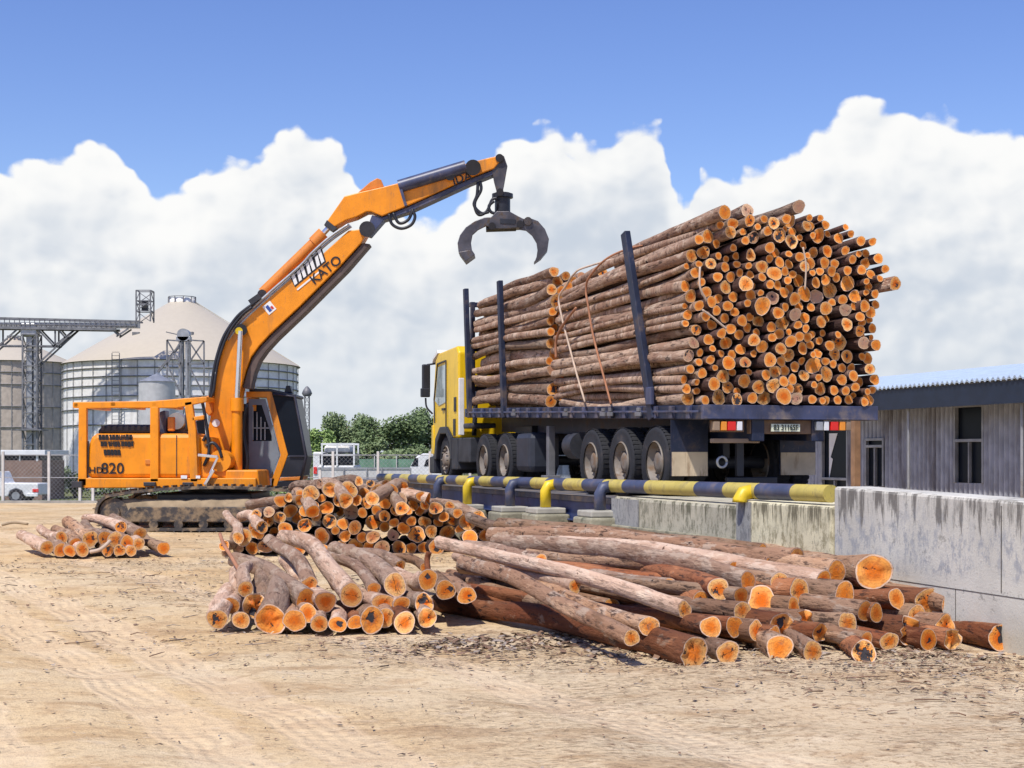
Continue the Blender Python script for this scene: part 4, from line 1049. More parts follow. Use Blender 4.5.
# headboard
m = MB()
for u in (0.1, .9, 1.7, 2.4): tb(m, 11.28, 11.36, u, u+.09, 2.3, 4.4, zs=rel)
for z in (2.6, 3.4, 4.3): tb(m, 11.365, 11.42, .1, 2.49, z, z+.1, zs=rel)
m.build('headboard', M['navy'], tk, .01)
m = MB(); tb(m, 11.5, 11.56, -.09, .02, Zy(435,11.5,0), Zy(378,11.5,0)); m.build('side_post', M['white'], tk, .01)
# wheels
def wheel(s, u0, r=.51, w=.27, dual=True, front=False):
    cz = TG+r
    def ring(mb, u, inv=1): pass
    objs = []
    m = MB(); prof = [(r*.56, 0), (r*.60, .03), (r*.86, .0), (r*.95, .012), (r, .045), (r, w-.045), (r*.95, w-.012), (r*.86, w), (r*.56, w)]
    n = 40; vs = []
    for (rr, du) in prof:
        for k in range(n):
            a = 2*math.pi*k/n; vs.append(T(s+rr*math.cos(a), u0+du, cz+rr*math.sin(a)))
    m.add(vs, [(i*n+k, i*n+(k+1) % n, (i+1)*n+(k+1) % n, (i+1)*n+k) for i in range(len(prof)-1) for k in range(n)], True)
    for k in range(44):                                  # tread lugs
        a = 2*math.pi*k/44; sv = TF*math.cos(a)+Vector((0,0,math.sin(a))); tv = -TF*math.sin(a)+Vector((0,0,math.cos(a)))
        for uu in (.25, .75): m.box(T(s, u0+w*uu, cz)+sv*(r+.004), (.045, w*.36, .006), (tv, TR, sv))
    ty = m.build('wheel', M['rubber'], tk)
    m = MB(); d0 = .05 if dual else .02
    prof = [(r*.57, -.004), (r*.60, .012), (r*.55, .03), (r*.52, .12 if dual else .06), (r*.30, .15 if dual else .03), (r*.28, .06 if dual else -.03), (r*.16, .05 if dual else -.05), (0.001, .05 if dual else -.05)]
    vs = []; n = 32
    for (rr, du) in prof:
        for k in range(n):
            a = 2*math.pi*k/n; vs.append(T(s+rr*math.cos(a), u0+du, cz+rr*math.sin(a)))
    m.add(vs, [(i*n+k, i*n+(k+1) % n, (i+1)*n+(k+1) % n, (i+1)*n+k) for i in range(len(prof)-1) for k in range(n)], True)
    for k in range(8):
        a = 2*math.pi*k/8; p = T(s+r*.40*math.cos(a), u0+(.12 if dual else -.0), cz+r*.40*math.sin(a)); m.cyl(p, p-TR*.04, .018, n=6)
    rm = m.build('rim', M['rim'], ty)
for s in (1.55, 2.82, 4.10):
    for u in (-.02, .30, 1.60, 1.90): wheel(s, u)
for s in (8.75, 10.1):
    for u in (.0, .32, 1.93, 2.23): wheel(s, u)
for u in (.04, 2.15): wheel(13.05, u, dual=False)
m = MB()
for s in (1.55, 2.82, 4.10, 8.75, 10.1, 13.05): m.cyl(T(s, .2, TG+.51), T(s, 2.3, TG+.51), .09, n=12)
m.build('axle', M['dark'], tk)
m = MB()
for u in (.78, 1.62):
    tb(m, 1.0, 4.7, u, u+.1, 1.55, 1.78)
    for s in (2.2, 3.5): tb(m, s-.12, s+.12, u, u+.1, 1.3, 1.8)
m.build('suspension', M['black'], tk, .01)
m = MB(); tb(m, 7.4, 14.0, .85, 1.0, 1.6, 1.85); tb(m, 7.4, 14.0, 1.55, 1.7, 1.6, 1.85); tb(m, 8.9, 9.9, .6, 1.9, 1.85, 2.15); m.build('chassis', M['black'], tk, .01)
for u in (.12, 2.25):                                   # landing legs
    m = MB(); tb(m, 6.5, 6.64, u, u+.12, 1.25, 2.1); lg = m.build('landing_leg', M['truss'], tk, .01)
    m = MB(); tb(m, 6.4, 6.74, u-.06, u+.18, 1.17, 1.25); m.build('foot', M['truss'], lg, .01)
m = MB(); tb(m, 7.25, 8.1, .02, .6, 1.3, 2.0); m.build('fuel_tank', mat('tank_paint', (.03,.035,.05), .5), tk, .1)
m = MB(); m.cyl(T(4.9,.15,1.75), T(5.3,.15,1.75), .22, n=20); m.build('spare_tank', M['dark'], tk)
m = MB(); tb(m, 10.85, 11.9, .0, .5, 2.14, 2.24); m.build('mudguard', M['dark'], tk, .03)
m = MB(); tb(m, 11.0, 11.9, .0, .35, 1.45, 1.95); m.build('battery_box', M['dark'], tk, .02)
# mud flaps
for (x0, x1, y0, y1, y2) in ((671,708,420,452,476),(780,815.5,438,452.5,475)):
    s = .88; u0, u1 = Ux(x0, s), Ux(x1, s); um = (u0+u1)/2
    m = MB(); tb(m, s, s+.015, u0, u1, Zy(y2,s,um), Zy(y0,s,um)); fl = m.build('mud_flap', M['navy'], tk)
    m = MB(); tb(m, s-.012, s-.002, u0+.01, u1-.01, Zy(y2,s,um), Zy(y1,s,um)); m.build('flap_panel', mat('cream_panel', (.62,.50,.34), .7, var=.2, dirt=(.35,.25,.16), ds=7, dth=(.5,.65), streak=True), fl)
# lamps, plate
s = -.03; z0, z1 = Zy(430.5,s,1.2), Zy(420.5,s,1.2)
def lampbox(x0, x1, m_, name, y0=421.5, y1=430.5):
    mb = MB(); u0, u1 = Ux(x0,s), Ux(x1,s); tb(mb, s-.03, s+.04, u0, u1, Zy(y1,s,(u0+u1)/2), Zy(y0,s,(u0+u1)/2)); return mb.build(name, m_, tk, .006)
tanp = mat('lamp_bracket', (.33,.23,.15), .7, var=.3)
lampbox(712.5,719,tanp,'lamp_bracket'); lampbox(720.5,726,M['amber'],'indicator'); lampbox(727,735,M['red'],'tail_lamp'); lampbox(736.5,741.5,M['white'],'reverse_lamp')
lampbox(815.5,822,M['steel'],'lamp_bracket'); lampbox(823.5,828,M['white'],'reverse_lamp'); lampbox(830,837.5,M['red'],'tail_lamp'); lampbox(839,844.5,M['amber'],'indicator'); lampbox(845.5,850,tanp,'lamp_bracket')
m = MB(); s_b = .03; tb(m, s_b, s_b+.1, Ux(750,s_b), Ux(812,s_b), Zy(434,s_b,1.2), Zy(420,s_b,1.2)); tb(m, s_b+.02, s_b+.08, Ux(712,s_b), Ux(745,s_b), Zy(432,s_b,.5), Zy(420,s_b,.5)); m.build('plate_bracket', mat('rusty_bracket', (.20,.12,.07), .8, var=.4), tk, .01)
pb = MB(); u0, u1 = Ux(771.5,s), Ux(800,s); tb(pb, s-.0, s+.02, u0, u1, Zy(431.5,s,1.2), Zy(424,s,1.2)); pl = pb.build('number_plate', mat('plate_paint', (.72,.74,.55), .5, var=.1), tk)
text_obj('plate_number', '83 31165F', mat('plate_ink', (.02,.03,.02), .6), pl, T(s-.008,(u0+u1)/2,Zy(427.8,s,1.2)), TR, (0,0,1), .105, sx=.82, extrude=.002)
m = MB(); tb(m, .1, .2, Ux(713,.1), Ux(760,.1), Zy(443,.1,.6), Zy(438.5,.1,.6)); m.build('light_bar', tanp, tk, .01)
m = MB(); p = T(.3, Ux(722,.3), Zy(462,.3,.4)); 
ring_ = [p+TR*.07*math.cos(a*.3927)+Vector((0,0,.07*math.sin(a*.3927))) for a in range(17)]
m.tube(ring_, .018, 6); m.build('towing_ring', M['steel'], tk)
m = MB(); tb(m, .5, .58, .6, 1.35, 1.2, 1.30); tb(m, .5, .58, .75, .85, 1.31, 1.85); m.build('underrun_bar', M['black'], tk, .01)
# cab
def cside(u, pts): return [T(s_, u, z) for s_, z in pts]
cab0, cab1 = .02, 2.42
outl = [(11.95,1.95),(11.95,3.72),(12.1,3.86),(13.6,3.80),(13.82,3.68),(14.0,2.95),(14.06,2.1),(14.06,1.55),(13.75,1.55),(13.62,1.9),(13.3,2.12),(12.75,2.12),(12.4,1.95)]
m = MB(); m.prism(cside(cab0, outl), TR*(cab1-cab0)); cb2 = m.build('cab', M['cabyellow'], tk, .04)
m = MB(); m.prism(cside(cab0-.012, [(12.95,2.72),(12.95,3.52),(13.55,3.5),(13.82,2.78),(13.5,2.66)]), TR*.02); m.build('side_window', mat('side_glass', (.35,.42,.42), .08, spec=.8), cb2)
m = MB()
for a, b in (((12.9,2.15),(12.9,3.6)),((12.9,3.6),(13.6,3.57)),((13.6,3.57),(13.9,2.8)),((13.9,2.8),(13.85,2.3))): m.bar(T(a[0],cab0-.01,a[1]), T(b[0],cab0-.01,b[1]), .03, .03)
m.build('door_seal', M['dark'], cb2)
m = MB(); m.prism(cside(cab0-.02, [(12.1,2.5),(12.1,2.8),(12.25,2.8),(12.25,2.5)]), TR*.02); m.prism(cside(cab0-.02, [(12.15,2.0),(12.15,2.35),(12.3,2.35),(12.3,2.0)]), TR*.02); m.build('vent', M['dark'], cb2)
m = MB(); m.prism(cside(cab0-.03, [(13.0,2.55),(13.0,2.6),(13.2,2.6),(13.2,2.55)]), TR*.03); m.build('door_handle', M['black'], cb2)
m = MB(); m.prism([T(13.62,.1,3.72),T(14.02,.1,2.8),T(14.06,.1,2.8),T(13.86,.1,3.72)], TR*2.2); m.build('windscreen', M['glass'], cb2)
m = MB(); m.prism(cside(.0, [(13.55,3.80),(13.95,3.68),(14.05,3.58),(14.02,3.72),(13.6,3.88)]), TR*2.44); m.build('sun_visor', M['white'], cb2, .01)
m = MB(); m.prism(cside(-.03, [(12.3,1.5),(12.35,1.98),(12.75,2.2),(13.3,2.2),(13.68,1.96),(13.8,1.5),(13.6,1.5),(13.5,1.85),(13.25,2.05),(12.8,2.05),(12.5,1.85),(12.45,1.5)]), TR*.4); m.build('wheel_arch', M['black'], tk, .02)
m = MB(); m.prism(cside(-.02, [(13.75,1.2),(14.2,1.2),(14.2,1.56),(13.75,1.6)]), TR*2.48); m.build('front_bumper', M['black'], tk, .03)
m = MB(); m.prism(cside(-.0, [(13.86,1.62),(14.11,1.62),(14.09,2.25),(13.95,2.25)]), TR*.04); m.build('corner_lamp', M['cabyellow'], cb2, .01)
m = MB(); tb(m, 14.02, 14.12, -.22, -.04, Zy(393,14,-.3), Zy(364,14,-.3)); mi_ = m.build('mirror', M['black'], tk, .03)
m = MB(); tb(m, 14.0, 14.12, -.25, -.05, Zy(397,14,-.3), Zy(388,14,-.3)); m.build('wide_mirror', M['black'], mi_, .02)
m = MB(); m.tube([T(14.0,.05,3.6), T(14.05,-.1,3.58), T(14.07,-.13,3.5)], .02, 8); m.tube(spline([T(14.07,-.14,2.85), T(14.05,-.12,2.65), T(14.0,.0,2.5)]), .02, 8); m.build('mirror_arm', M['black'], mi_)
m = MB(); tb(m, 11.9, 12.35, -.02, .4, 1.3, 1.95); m.build('cab_step', M['dark'], tk, .02)
m = MB(); m.tube(spline([T(11.75,.3,2.0), T(11.7,.35,2.9), T(11.75,.6,3.1)]), .05, 10); m.build('air_hose', M['black'], tk)
# ropes lashed over the rear bundle
def rope(name, pts, r, m_, lb):
    mm = MB(); mm.tube(spline(pts, 8), r, 6); o = mm.build(name, m_, None, origin=pts[0]); tag(o, lb, 'rope', 'ropes lashed over the truck load')
def sidept(px, py, off=-.10): s_ = Sx(px, off); return T(s_, off, Zy(py, s_, off))
rope('rope', [sidept(x, y) for x, y in ((611,404),(606,385),(598,355),(592,330),(588,305),(586,290),(590,276))]+[T(3.35,.05,4.62),T(3.4,.7,4.82),T(3.4,1.6,4.84),T(3.4,2.5,4.7),T(3.4,2.68,4.0),T(3.4,2.62,2.3)], .017, M['strap'], 'reddish brown rope hanging over the rear bundle, nearer the tall stake')
rope('rope', [sidept(x, y) for x, y in ((585,402),(577,375),(569,345),(562,318),(559,298),(566,286),(574,274))]+[T(4.5,.05,4.58),T(4.5,.8,4.78),T(4.5,1.7,4.80),T(4.5,2.5,4.65),T(4.5,2.68,4.0),T(4.5,2.62,2.3)], .017, M['rope'], 'pale rope bowed over the rear bundle, nearer the cab')
rope('rope', [sidept(x, y, -.13) for x, y in ((576,308),(568,318),(560,330),(556,342),(556,358))], .022, M['strap'], 'short frayed rope end dangling beside the pale rope')
m = MB(); q_ = [T(-.3, Ux(700,-.3), Zy(268,-.3,.2)), T(-.33, Ux(699,-.3), Zy(288,-.3,.2)), T(-.32, Ux(706,-.3), Zy(302,-.3,.2))]
rope('rope', q_, .014, M['rope'], 'thin loose rope loop hanging at the tail face of the load by the corner')
q_ = [T(-.28, Ux(x,-.3), Zy(y,-.3,.9)) for x, y in ((703,312),(712,318),(722,326),(727,330))]
rope('rope', q_, .014, M['rope'], 'short pale cord lying across log ends of the tail face')
rope('rope', [T(-.42, Ux(x,-.42), Zy(y,-.42,1.5)) for x, y in ((803,248),(806,266),(805,290))], .012, M['rope'], 'thin vertical cord hanging before the upper log ends of the tail')

# ------------------------------------------------------------------ weighbridge, rail, concrete
navb = mat('weighbridge_blue', (.03,.05,.15), .45, var=.3, dirt=(.07,.05,.06), ds=3, dth=(.55,.75))
wb = empty('weighbridge', T(9, 1.3, 0), 'raised navy steel weighbridge platform beneath the truck on short supports', 'weighbridge')
SU = 20.9   # outer end
def BX(mb, s0, s1, u0, u1, z0, z1): return tb(mb, s0, s1, u0, u1, z0, z1)
m = MB(); BX(m, -2.0, 21, -.45, 3.3, .90, TG-.004); m.build('platform', mat('platform_plate', (.10,.10,.12), .7, var=.3, dirt=(.25,.2,.15), ds=2, dth=(.45,.65)), wb)
m = MB(); BX(m, 2.2, 21, -.42, -.38, .62, .90); BX(m, 2.2, 21, -.48, -.34, .60, .625); BX(m, 2.2, 21, 3.2, 3.24, .62, .9)
m.build('side_beam', navb, wb, .008)
m = MB()
for s_ in (3.5, 5.6, 7.6, 9.8, 12, 14, 16.5, 19): BX(m, s_, s_+.12, -.36, 3.2, .45, .9)
m.build('cross_beam', M['black'], wb, .01)
m = MB()
for s_ in (4.5, 8.6, 12.8, 17.2):
    for u_ in (.1, 2.8): BX(m, s_, s_+.5, u_, u_+.5, .0, .45)
m.build('footing', mat('pit_concrete', (.16,.15,.12), .9, var=.3), wb, .02)
# the striped rail
UP = -.52
def Zr(s_): return 1.205-.0062*(s_+4.3)
sA, sB = -4.25, 13.6
rail = empty('pipe_rail', T(4.6, UP, 0), 'striped yellow and navy pipe rail running along the weighbridge edge', 'pipe rail')
ybm = mat('rail_yellow', (.55,.44,.10), .5, var=.2, dirt=(.3,.24,.1), ds=3, dth=(.5,.7), scratch=.9); nbm = mat('rail_navy', (.06,.075,.14), .5, var=.25, dirt=(.16,.13,.13), ds=3, dth=(.5,.7), scratch=.9)
cuts = [836,797,761,729,700,650,627.5,607,587,568,550,535,521,508,495,483,471,460,450,440,430,421,412,403,395,388,380]
my, mn = MB(), MB()
ss = [Sx(x, UP) for x in cuts]; ss[0] = sA
for i in range(len(ss)-1):
    a, b = ss[i], ss[i+1]
    if i == 3: pass
    MB().cyl(T(a, UP, Zr(a)), T(b, UP, Zr(b)), .092, n=20, caps=(i == 0)).build('yellow_band' if i % 2 == 0 else 'navy_band', ybm if i % 2 == 0 else nbm, rail)
conc = mat('block_concrete', (.30,.28,.20), .9, var=.3, dirt=(.13,.13,.09), ds=4, dth=(.5,.65), bump=.5)
blk = []
def post(px, yellow, zb):
    s_ = Sx(px, UP-.1); u = UP-.10; zt = Zr(s_)-.02
    m = MB(); m.tube([T(s_, UP, zt+.02), T(s_, u-.05, zt-.01), T(s_, u-.09, zt-.09), T(s_, u-.09, zb)], .085, 14)
    m.build('post', M['yellow'] if yellow else nbm, rail)
    return s_, u-.09
for px, ye in ((747,True),(606,False),(551,True),(515,False),(472,True),(442,False)):
    zb = {747:1.07,606:.83,551:.79,515:.75}.get(px,.70)
    s_, u_ = post(px, ye, zb)
    if px < 700: blk.append((px, s_, u_, zb))
names_ = {606:'under the navy post nearest the long concrete block', 551:'under the yellow post in the middle of the pipe rail', 515:'under the navy post beyond the middle yellow post', 472:'under the yellow post in front of the drive wheels', 442:'farthest along, before the truck cab'}
for px, s_, u_, zb in blk:
    m = MB(); w = .36
    tb(m, s_-w, s_+w, u_-.28, u_+.28, -.05, zb-.10); b1 = m.build('concrete_block', conc, None, .03, origin=T(s_, u_, 0)); tag(b1, 'stained concrete footing block '+names_[px], 'concrete block', 'footing blocks of the pipe rail')
    m = MB(); tb(m, s_-w*.8, s_+w*.8, u_-.24, u_+.24, zb-.098, zb-.005); m.build('cap', mat('cap_concrete', (.42,.40,.34), .9, var=.2), b1, .02)
# concrete walls
def conc_mat(name, base, streak, low, seam=None, top=1.2, green=False, k0=.25, k1=.9):
    m = bpy.data.materials.new(name); t, b = nt(m); n = N(t)
    co = n.n('ShaderNodeTexCoord').outputs['Object']; sp = n.n('ShaderNodeSeparateXYZ'); n.put(sp.inputs[0], co); Z = sp.outputs[2]
    v = n.noise(co, 1.3, 6, .6); c = n.mix(n.ramp(v, .3, .7), base, tuple(x*1.25 for x in base))
    st = n.noise(n.scale(co, (1, 1, .12)), 7, 6, .7); st2 = n.noise(n.scale(co, (1, 1, .10)), 11, 6, .75)
    big = n.noise(n.scale(co, (1, 1, 2.2)), 1.4, 4, .6)
    hz = n.math('ADD', Z, n.math('MULTIPLY', n.math('SUBTRACT', big, .5), .7))
    # drips under the top edge
    drip = n.math('MULTIPLY', n.ramp(n.math('ADD', Z, n.math('MULTIPLY', n.math('SUBTRACT', st2, .5), 1.3)), top-.22, top-.10), n.ramp(st, .44, .56))
    gn = n.n('ShaderNodeSeparateXYZ'); n.put(gn.inputs[0], n.n('ShaderNodeNewGeometry').outputs['Normal']); drip = n.math('MULTIPLY', drip, n.ramp(gn.outputs[2], .75, .4))
    c = n.mix(n.math('MULTIPLY', drip, .8), c, streak)
    moss = n.math('MULTIPLY', n.ramp(n.noise(co, 3.5, 6, .7), .50, .62), n.ramp(gn.outputs[2], .4, .8)); c = n.mix(n.math('MULTIPLY', moss, .6), c, (.16,.14,.11))
    chipm = n.noise(co, 6, 7, .8); c = n.mix(n.math('MULTIPLY', n.ramp(chipm, .57, .64), .6), c, tuple(x*.42 for x in base))
    # a weathered bluish band halfway down
    band = n.math('MULTIPLY', n.math('MULTIPLY', n.ramp(hz, top*.40, top*.58), n.ramp(hz, top*.95, top*.72)), n.ramp(n.noise(n.scale(co, (1, 1, .5)), 9, 8, .78), .47, .60))
    c = n.mix(n.math('MULTIPLY', band, .7), c, low)
    sp2 = n.noise(co, 45, 4, .7); c = n.mix(n.math('MULTIPLY', n.ramp(sp2, .6, .7), .5), c, tuple(x*.4 for x in base))
    gm = n.math('MULTIPLY', n.ramp(hz, .35, .0), .5); c = n.mix(gm, c, tuple(x*y for x, y in zip(base, (.85,.78,.62))))
    n.put(b.inputs['Base Color'], c); b.inputs['Roughness'].default_value = .92; b.inputs['Specular IOR Level'].default_value = .2
    n.bump(n.math('ADD', v, n.math('MULTIPLY', sp2, .4)), .5, .02, b)
    return m
UWf = (7.96-8.62)*.9537            # wall face, in the truck's across coordinate
cm = conc_mat('ramp_concrete', (.52,.50,.44), (.10,.09,.08), (.28,.30,.34))
m = MB(); sE = Sx(833.5, UWf)
def hz_(s_): return 1.285-.02*(sE-s_)
def wseg(mb, s0, s1, u0, u1, z0, f): return mb.hexa([T(s0,u0,z0),T(s0,u1,z0),T(s1,u1,z0),T(s1,u0,z0),T(s0,u0,f(s0)),T(s0,u1,f(s0)),T(s1,u1,f(s1)),T(s1,u0,f(s1))])
wseg(m, -16, sE, UWf, UWf+.42, -.1, hz_); rw = m.build('ramp_wall', cm, None, .03, origin=T(sE, UWf, 0)); tag(rw, 'long pale concrete ramp wall with dark drip stains, meeting the pipe rail end', 'concrete wall')
m = MB()
zs_ = .44
m.bar(T(-16,UWf-.001,zs_-.02), T(sE-.02,UWf-.001,zs_), .004, .007, up=(0,0,1))
for k, s_ in enumerate((sE-.85, sE-2.1, sE-3.3, sE-4.6, sE-6.2)):
    m.bar(T(s_,UWf-.001,.0), T(s_,UWf-.001,zs_ if k % 2 else .55), .005, .006, up=TF)
m.bar(T(sE-2.75,UWf-.001,.46), T(sE-2.75,UWf-.001,1.18), .006, .008, up=TF)
m.build('joint', mat('joint_dark', (.10,.09,.08), .95), rw)
m = MB(); BX(m, -16, -2.02, UWf+.43, 3.3, -.1, 1.0); m.build('ramp', mat('ramp_surface', (.36,.34,.31), .9, var=.2, dirt=(.2,.16,.12), ds=1, dth=(.5,.7))); tag(bpy.data.objects['ramp'], kind='structure')
m = MB(); wseg(m, -16, -2.5, 3.32, 3.62, -.1, lambda s_: 1.28); o = m.build('far_kerb_wall', conc_mat('far_wall', (.40,.38,.34), (.1,.09,.08), (.2,.2,.22)), None, .02, origin=T(-9,3.4,0)); o.name = 'kerb_wall'; tag(o, 'low concrete kerb wall on the building side of the ramp', 'concrete wall')
bm2 = conc_mat('yellowish_concrete', (.60,.55,.38), (.07,.06,.035), (.20,.17,.09), top=1.08)
s0, s1 = sE+.02, Sx(739.5, UWf)
m = MB(); BX(m, s0, s1, UWf-.02, 1.5, -.1, 1.085); a_ = m.build('concrete_abutment', bm2, None, .03, origin=T(s0,UWf,0)); tag(a_, 'square yellowish concrete abutment with brown drips under the end of the pipe rail', 'concrete abutment')
m = MB(); BX(m, s1-.34, s1+.003, UWf-.04, UWf-.018, -.1, 1.07); m.build('edge_strip', conc_mat('grey_strip', (.27,.27,.26), (.08,.08,.08), (.15,.15,.16)), a_)
s2_, s3_ = s1+.04, Sx(613, UWf+.02)
m = MB(); BX(m, s2_, s3_, UWf+.02, .6, -.1, 1.03); am = m.build('concrete_beam', conc_mat('mossy_concrete', (.42,.39,.30), (.07,.07,.04), (.12,.12,.08), top=1.1), None, .05, origin=T(s2_,UWf,0)); tag(am, 'long mossy crumbling concrete beam below the pipe rail beside the abutment', 'concrete beam')
m = MB(); BX(m, s3_-.95, s3_+.01, UWf-.0, UWf+.018, -.1, 1.0); m.build('grey_patch', conc_mat('grey_patch', (.30,.30,.29), (.07,.07,.07), (.14,.14,.16)), am)
m = MB(); BX(m, s2_, s3_-.1, UWf-.05, UWf+.018, .60, .64); m.build('ledge', conc, am, .01)
# ------------------------------------------------------------------ far side of the yard
GB = -.8
sil_w = mat('silo_steel', (.84,.82,.78), .6, .0, var=.12, dirt=(.55,.50,.43), ds=.5, dth=(.5,.8), streak=True)
sil_t = mat('silo_tan_steel', (.52,.44,.36), .6, .0, var=.15, dirt=(.38,.31,.25), ds=.4, dth=(.5,.8), streak=True)
roof_t = mat('silo_roof', (.51,.45,.35), .6, 0, var=.03, dirt=(.45,.39,.30), ds=.1, dth=(.5,.8))
band = mat('silo_band', (.20,.20,.20), .7, 0)
def silo(name, px, Y, hw, ye, ya, label, mw, rings, ribs, corr):
    c = P(px, 455, Y); c.z = GB; r = hw/F*Y; ze = EYE-(ye-HY)/F*Y; za = EYE-(ya-HY)/F*Y
    o = empty(name, c, label, 'silo', 'grain silos')
    m = MB(); n = 220 if corr else 96; prof = []; k = 60
    vs = []; 
    for i in range(k+1):
        z = (ze-GB)*i/k; rr = r+.05*math.sin(i*math.pi*.999)
        prof.append((rr+(.03 if i % 2 else 0), z))
    m.lathe(c, prof, 96); m.build('wall', mw, o)
    m = MB(); m.lathe(c, [(r+.25, ze-GB-.05), (r*.10, za-GB), (.01, za-GB)], 72)
    rf = m.build('roof', roof_t, o)
    m = MB()
    for i in range(12):
        a = 2*math.pi*i/36; e = Vector((math.cos(a), math.sin(a), 0)); m.bar(c+e*(r+.2)+Vector((0,0,ze-GB+.02)), c+e*r*.12+Vector((0,0,za-GB-.0)), .03, .03)
    m.build('roof_rib', roof_t, rf)
    m = MB(); zt = za-GB
    m.lathe(c, [(r*.11, zt-.2), (r*.11, zt+.25), (.01, zt+.3)], 20); m.build('roof_cap', mw, rf)
    m = MB()
    for i in range(10):
        a = 2*math.pi*i/10; e = Vector((math.cos(a), math.sin(a), 0))*r*.12; m.bar(c+e+Vector((0,0,zt-.3)), c+e+Vector((0,0,zt+.35)), .06)
        a2 = 2*math.pi*(i+1)/10; e2 = Vector((math.cos(a2), math.sin(a2), 0))*r*.12; m.bar(c+e+Vector((0,0,zt+.35)), c+e2+Vector((0,0,zt+.35)), .05); 
    m.build('roof_railing', M['truss'], rf)
    for z in rings:
        m = MB(); zz = (ze-GB)*z; m.lathe(c, [(r+.03, zz-.04), (r+.12, zz-.03), (r+.12, zz+.03), (r+.03, zz+.04)], 96); m.build('wind_ring', band, o)
    m = MB()
    for i in range(ribs):
        a = 2*math.pi*i/ribs; e = Vector((math.cos(a), math.sin(a), 0)); t_ = Vector((-e.y, e.x, 0)); p = c+e*(r+.07)
        m.box(p+Vector((0,0,(ze-GB)/2)), (.05, .04, ze-GB), (t_, e, Vector((0,0,1))))
    m.build('stiffener', mat('stiffener', (.36,.35,.33), .6, 0), o)
    return o, c, r, ze, za
s1, c1, r1, ze1, za1 = silo('grain_silo', 182, 110, 114, 366, 302, 'large white ribbed grain silo with a tan cone roof behind the excavator', sil_w, (.50,.62,.72,.80,.87,.935,.995), 44, False)
s2, c2, r2, ze2, za2 = silo('grain_silo', 14, 135, 56, 363, 340, 'smaller tan grain silo behind the lattice elevator tower', sil_t, (.45,.62,.80,.90,.995), 34, False)
m = MB(); 
for a_ in (-2.0, -1.25): 
    e = Vector((math.cos(a_), math.sin(a_), 0)); q = c1+e*r1*.62+Vector((0,0,(ze1-GB)+(za1-ze1)*.42)); m.box(q, (.5,.5,.25))
m.build('roof_hatch', band, s1, .02)
for k, (px, Y) in enumerate(((205,103), (250,101))):
    pass
m = MB(); pa = P(112, 500, 101.5); pa.z = GB
for i in range(40):
    m.bar(pa+Vector((0,0,i*.24)), pa+Vector((.5,0,i*.24)), .03)
m.bar(pa, pa+Vector((0,0,9.3)), .05); m.bar(pa+Vector((.5,0,0)), pa+Vector((.5,0,9.3)), .05); m.build('ladder', M['truss'], s1)
m = MB(); m.lathe(c2, [(r2*.5, -.1+(ze2-GB)*.80), (r2*.5+.0, (ze2-GB)*.8)], 8)
def lattice(mb, c, w, z0, z1, st, t=.09, d=None):
    d = d or w; X = [Vector((a*w/2, b*d/2, 0)) for a, b in ((-1,-1),(1,-1),(1,1),(-1,1))]; c = Vector((c[0], c[1], 0))
    for x in X: mb.bar(c+x+Vector((0,0,z0)), c+x+Vector((0,0,z1)), t)
    k = max(1, round((z1-z0)/st))
    for i in range(k):
        a, b = z0+(z1-z0)*i/k, z0+(z1-z0)*(i+1)/k
        for j in range(4):
            p, q = c+X[j], c+X[(j+1) % 4]; mb.bar(p+Vector((0,0,b)), q+Vector((0,0,b)), t*.7)
            mb.bar(p+Vector((0,0,a if i % 2 else b)), q+Vector((0,0,b if i % 2 else a)), t*.55)
def Zp(py, Y): return EYE-(py-HY)/F*Y
# elevator tower at the left, with its gantry conveyor
YT = 100; ct = P(32, 455, YT)
tw = empty('elevator_tower', (ct.x, ct.y, GB), 'grey lattice bucket elevator tower standing before the tan silo', 'elevator tower')
m = MB(); lattice(m, ct, .95, GB, Zp(335,YT), 1.0, .10); m.build('frame', M['truss'], tw)
m = MB(); m.box((ct.x-.12, ct.y, (GB+Zp(330,YT))/2), (.38,.5,Zp(330,YT)-GB)); m.box((ct.x+.25, ct.y+.1, (GB+Zp(335,YT))/2), (.25,.4,Zp(335,YT)-GB)); m.build('elevator_leg', M['steel'], tw, .02)
m = MB(); m.box((ct.x-.1, ct.y, Zp(330,YT)), (1.1,.9,.9)); m.build('head_box', M['steel'], tw, .1)
m = MB()
for py in (430, 470): m.box((ct.x, ct.y, Zp(py,YT)), (1.7,1.6,.08)); 
m.build('landing', M['truss'], tw)
gn = empty('conveyor_gantry', P(60, 324, YT), 'long overhead conveyor gantry with truss braces running above the silos', 'conveyor')
m = MB(); a, b = P(-60,317,YT), P(141,322,YT)
for d in (-.5,.5):
    m.bar(a+Vector((0,d,0)), b+Vector((0,d,0)), .10); m.bar(P(-60,324,YT)+Vector((0,d,0)), P(138,326.5,YT)+Vector((0,d,0)), .06)
    m.bar(P(-60,327.5,YT)+Vector((0,d,0)), P(118,330,YT)+Vector((0,d,0)), .16)
for k in range(40):
    x = -58+k*5; m.bar(P(x,317.2+.025*(x+58),YT)+Vector((0,-.5,0)), P(x,328,YT)+Vector((0,-.5,0)), .05)
m.build('walkway', M['truss'], gn)
m = MB(); m.box((P(40,327,YT)+Vector((0,0,.1))), (13.2,.7,.35)); m.build('belt_housing', M['steel'], gn)
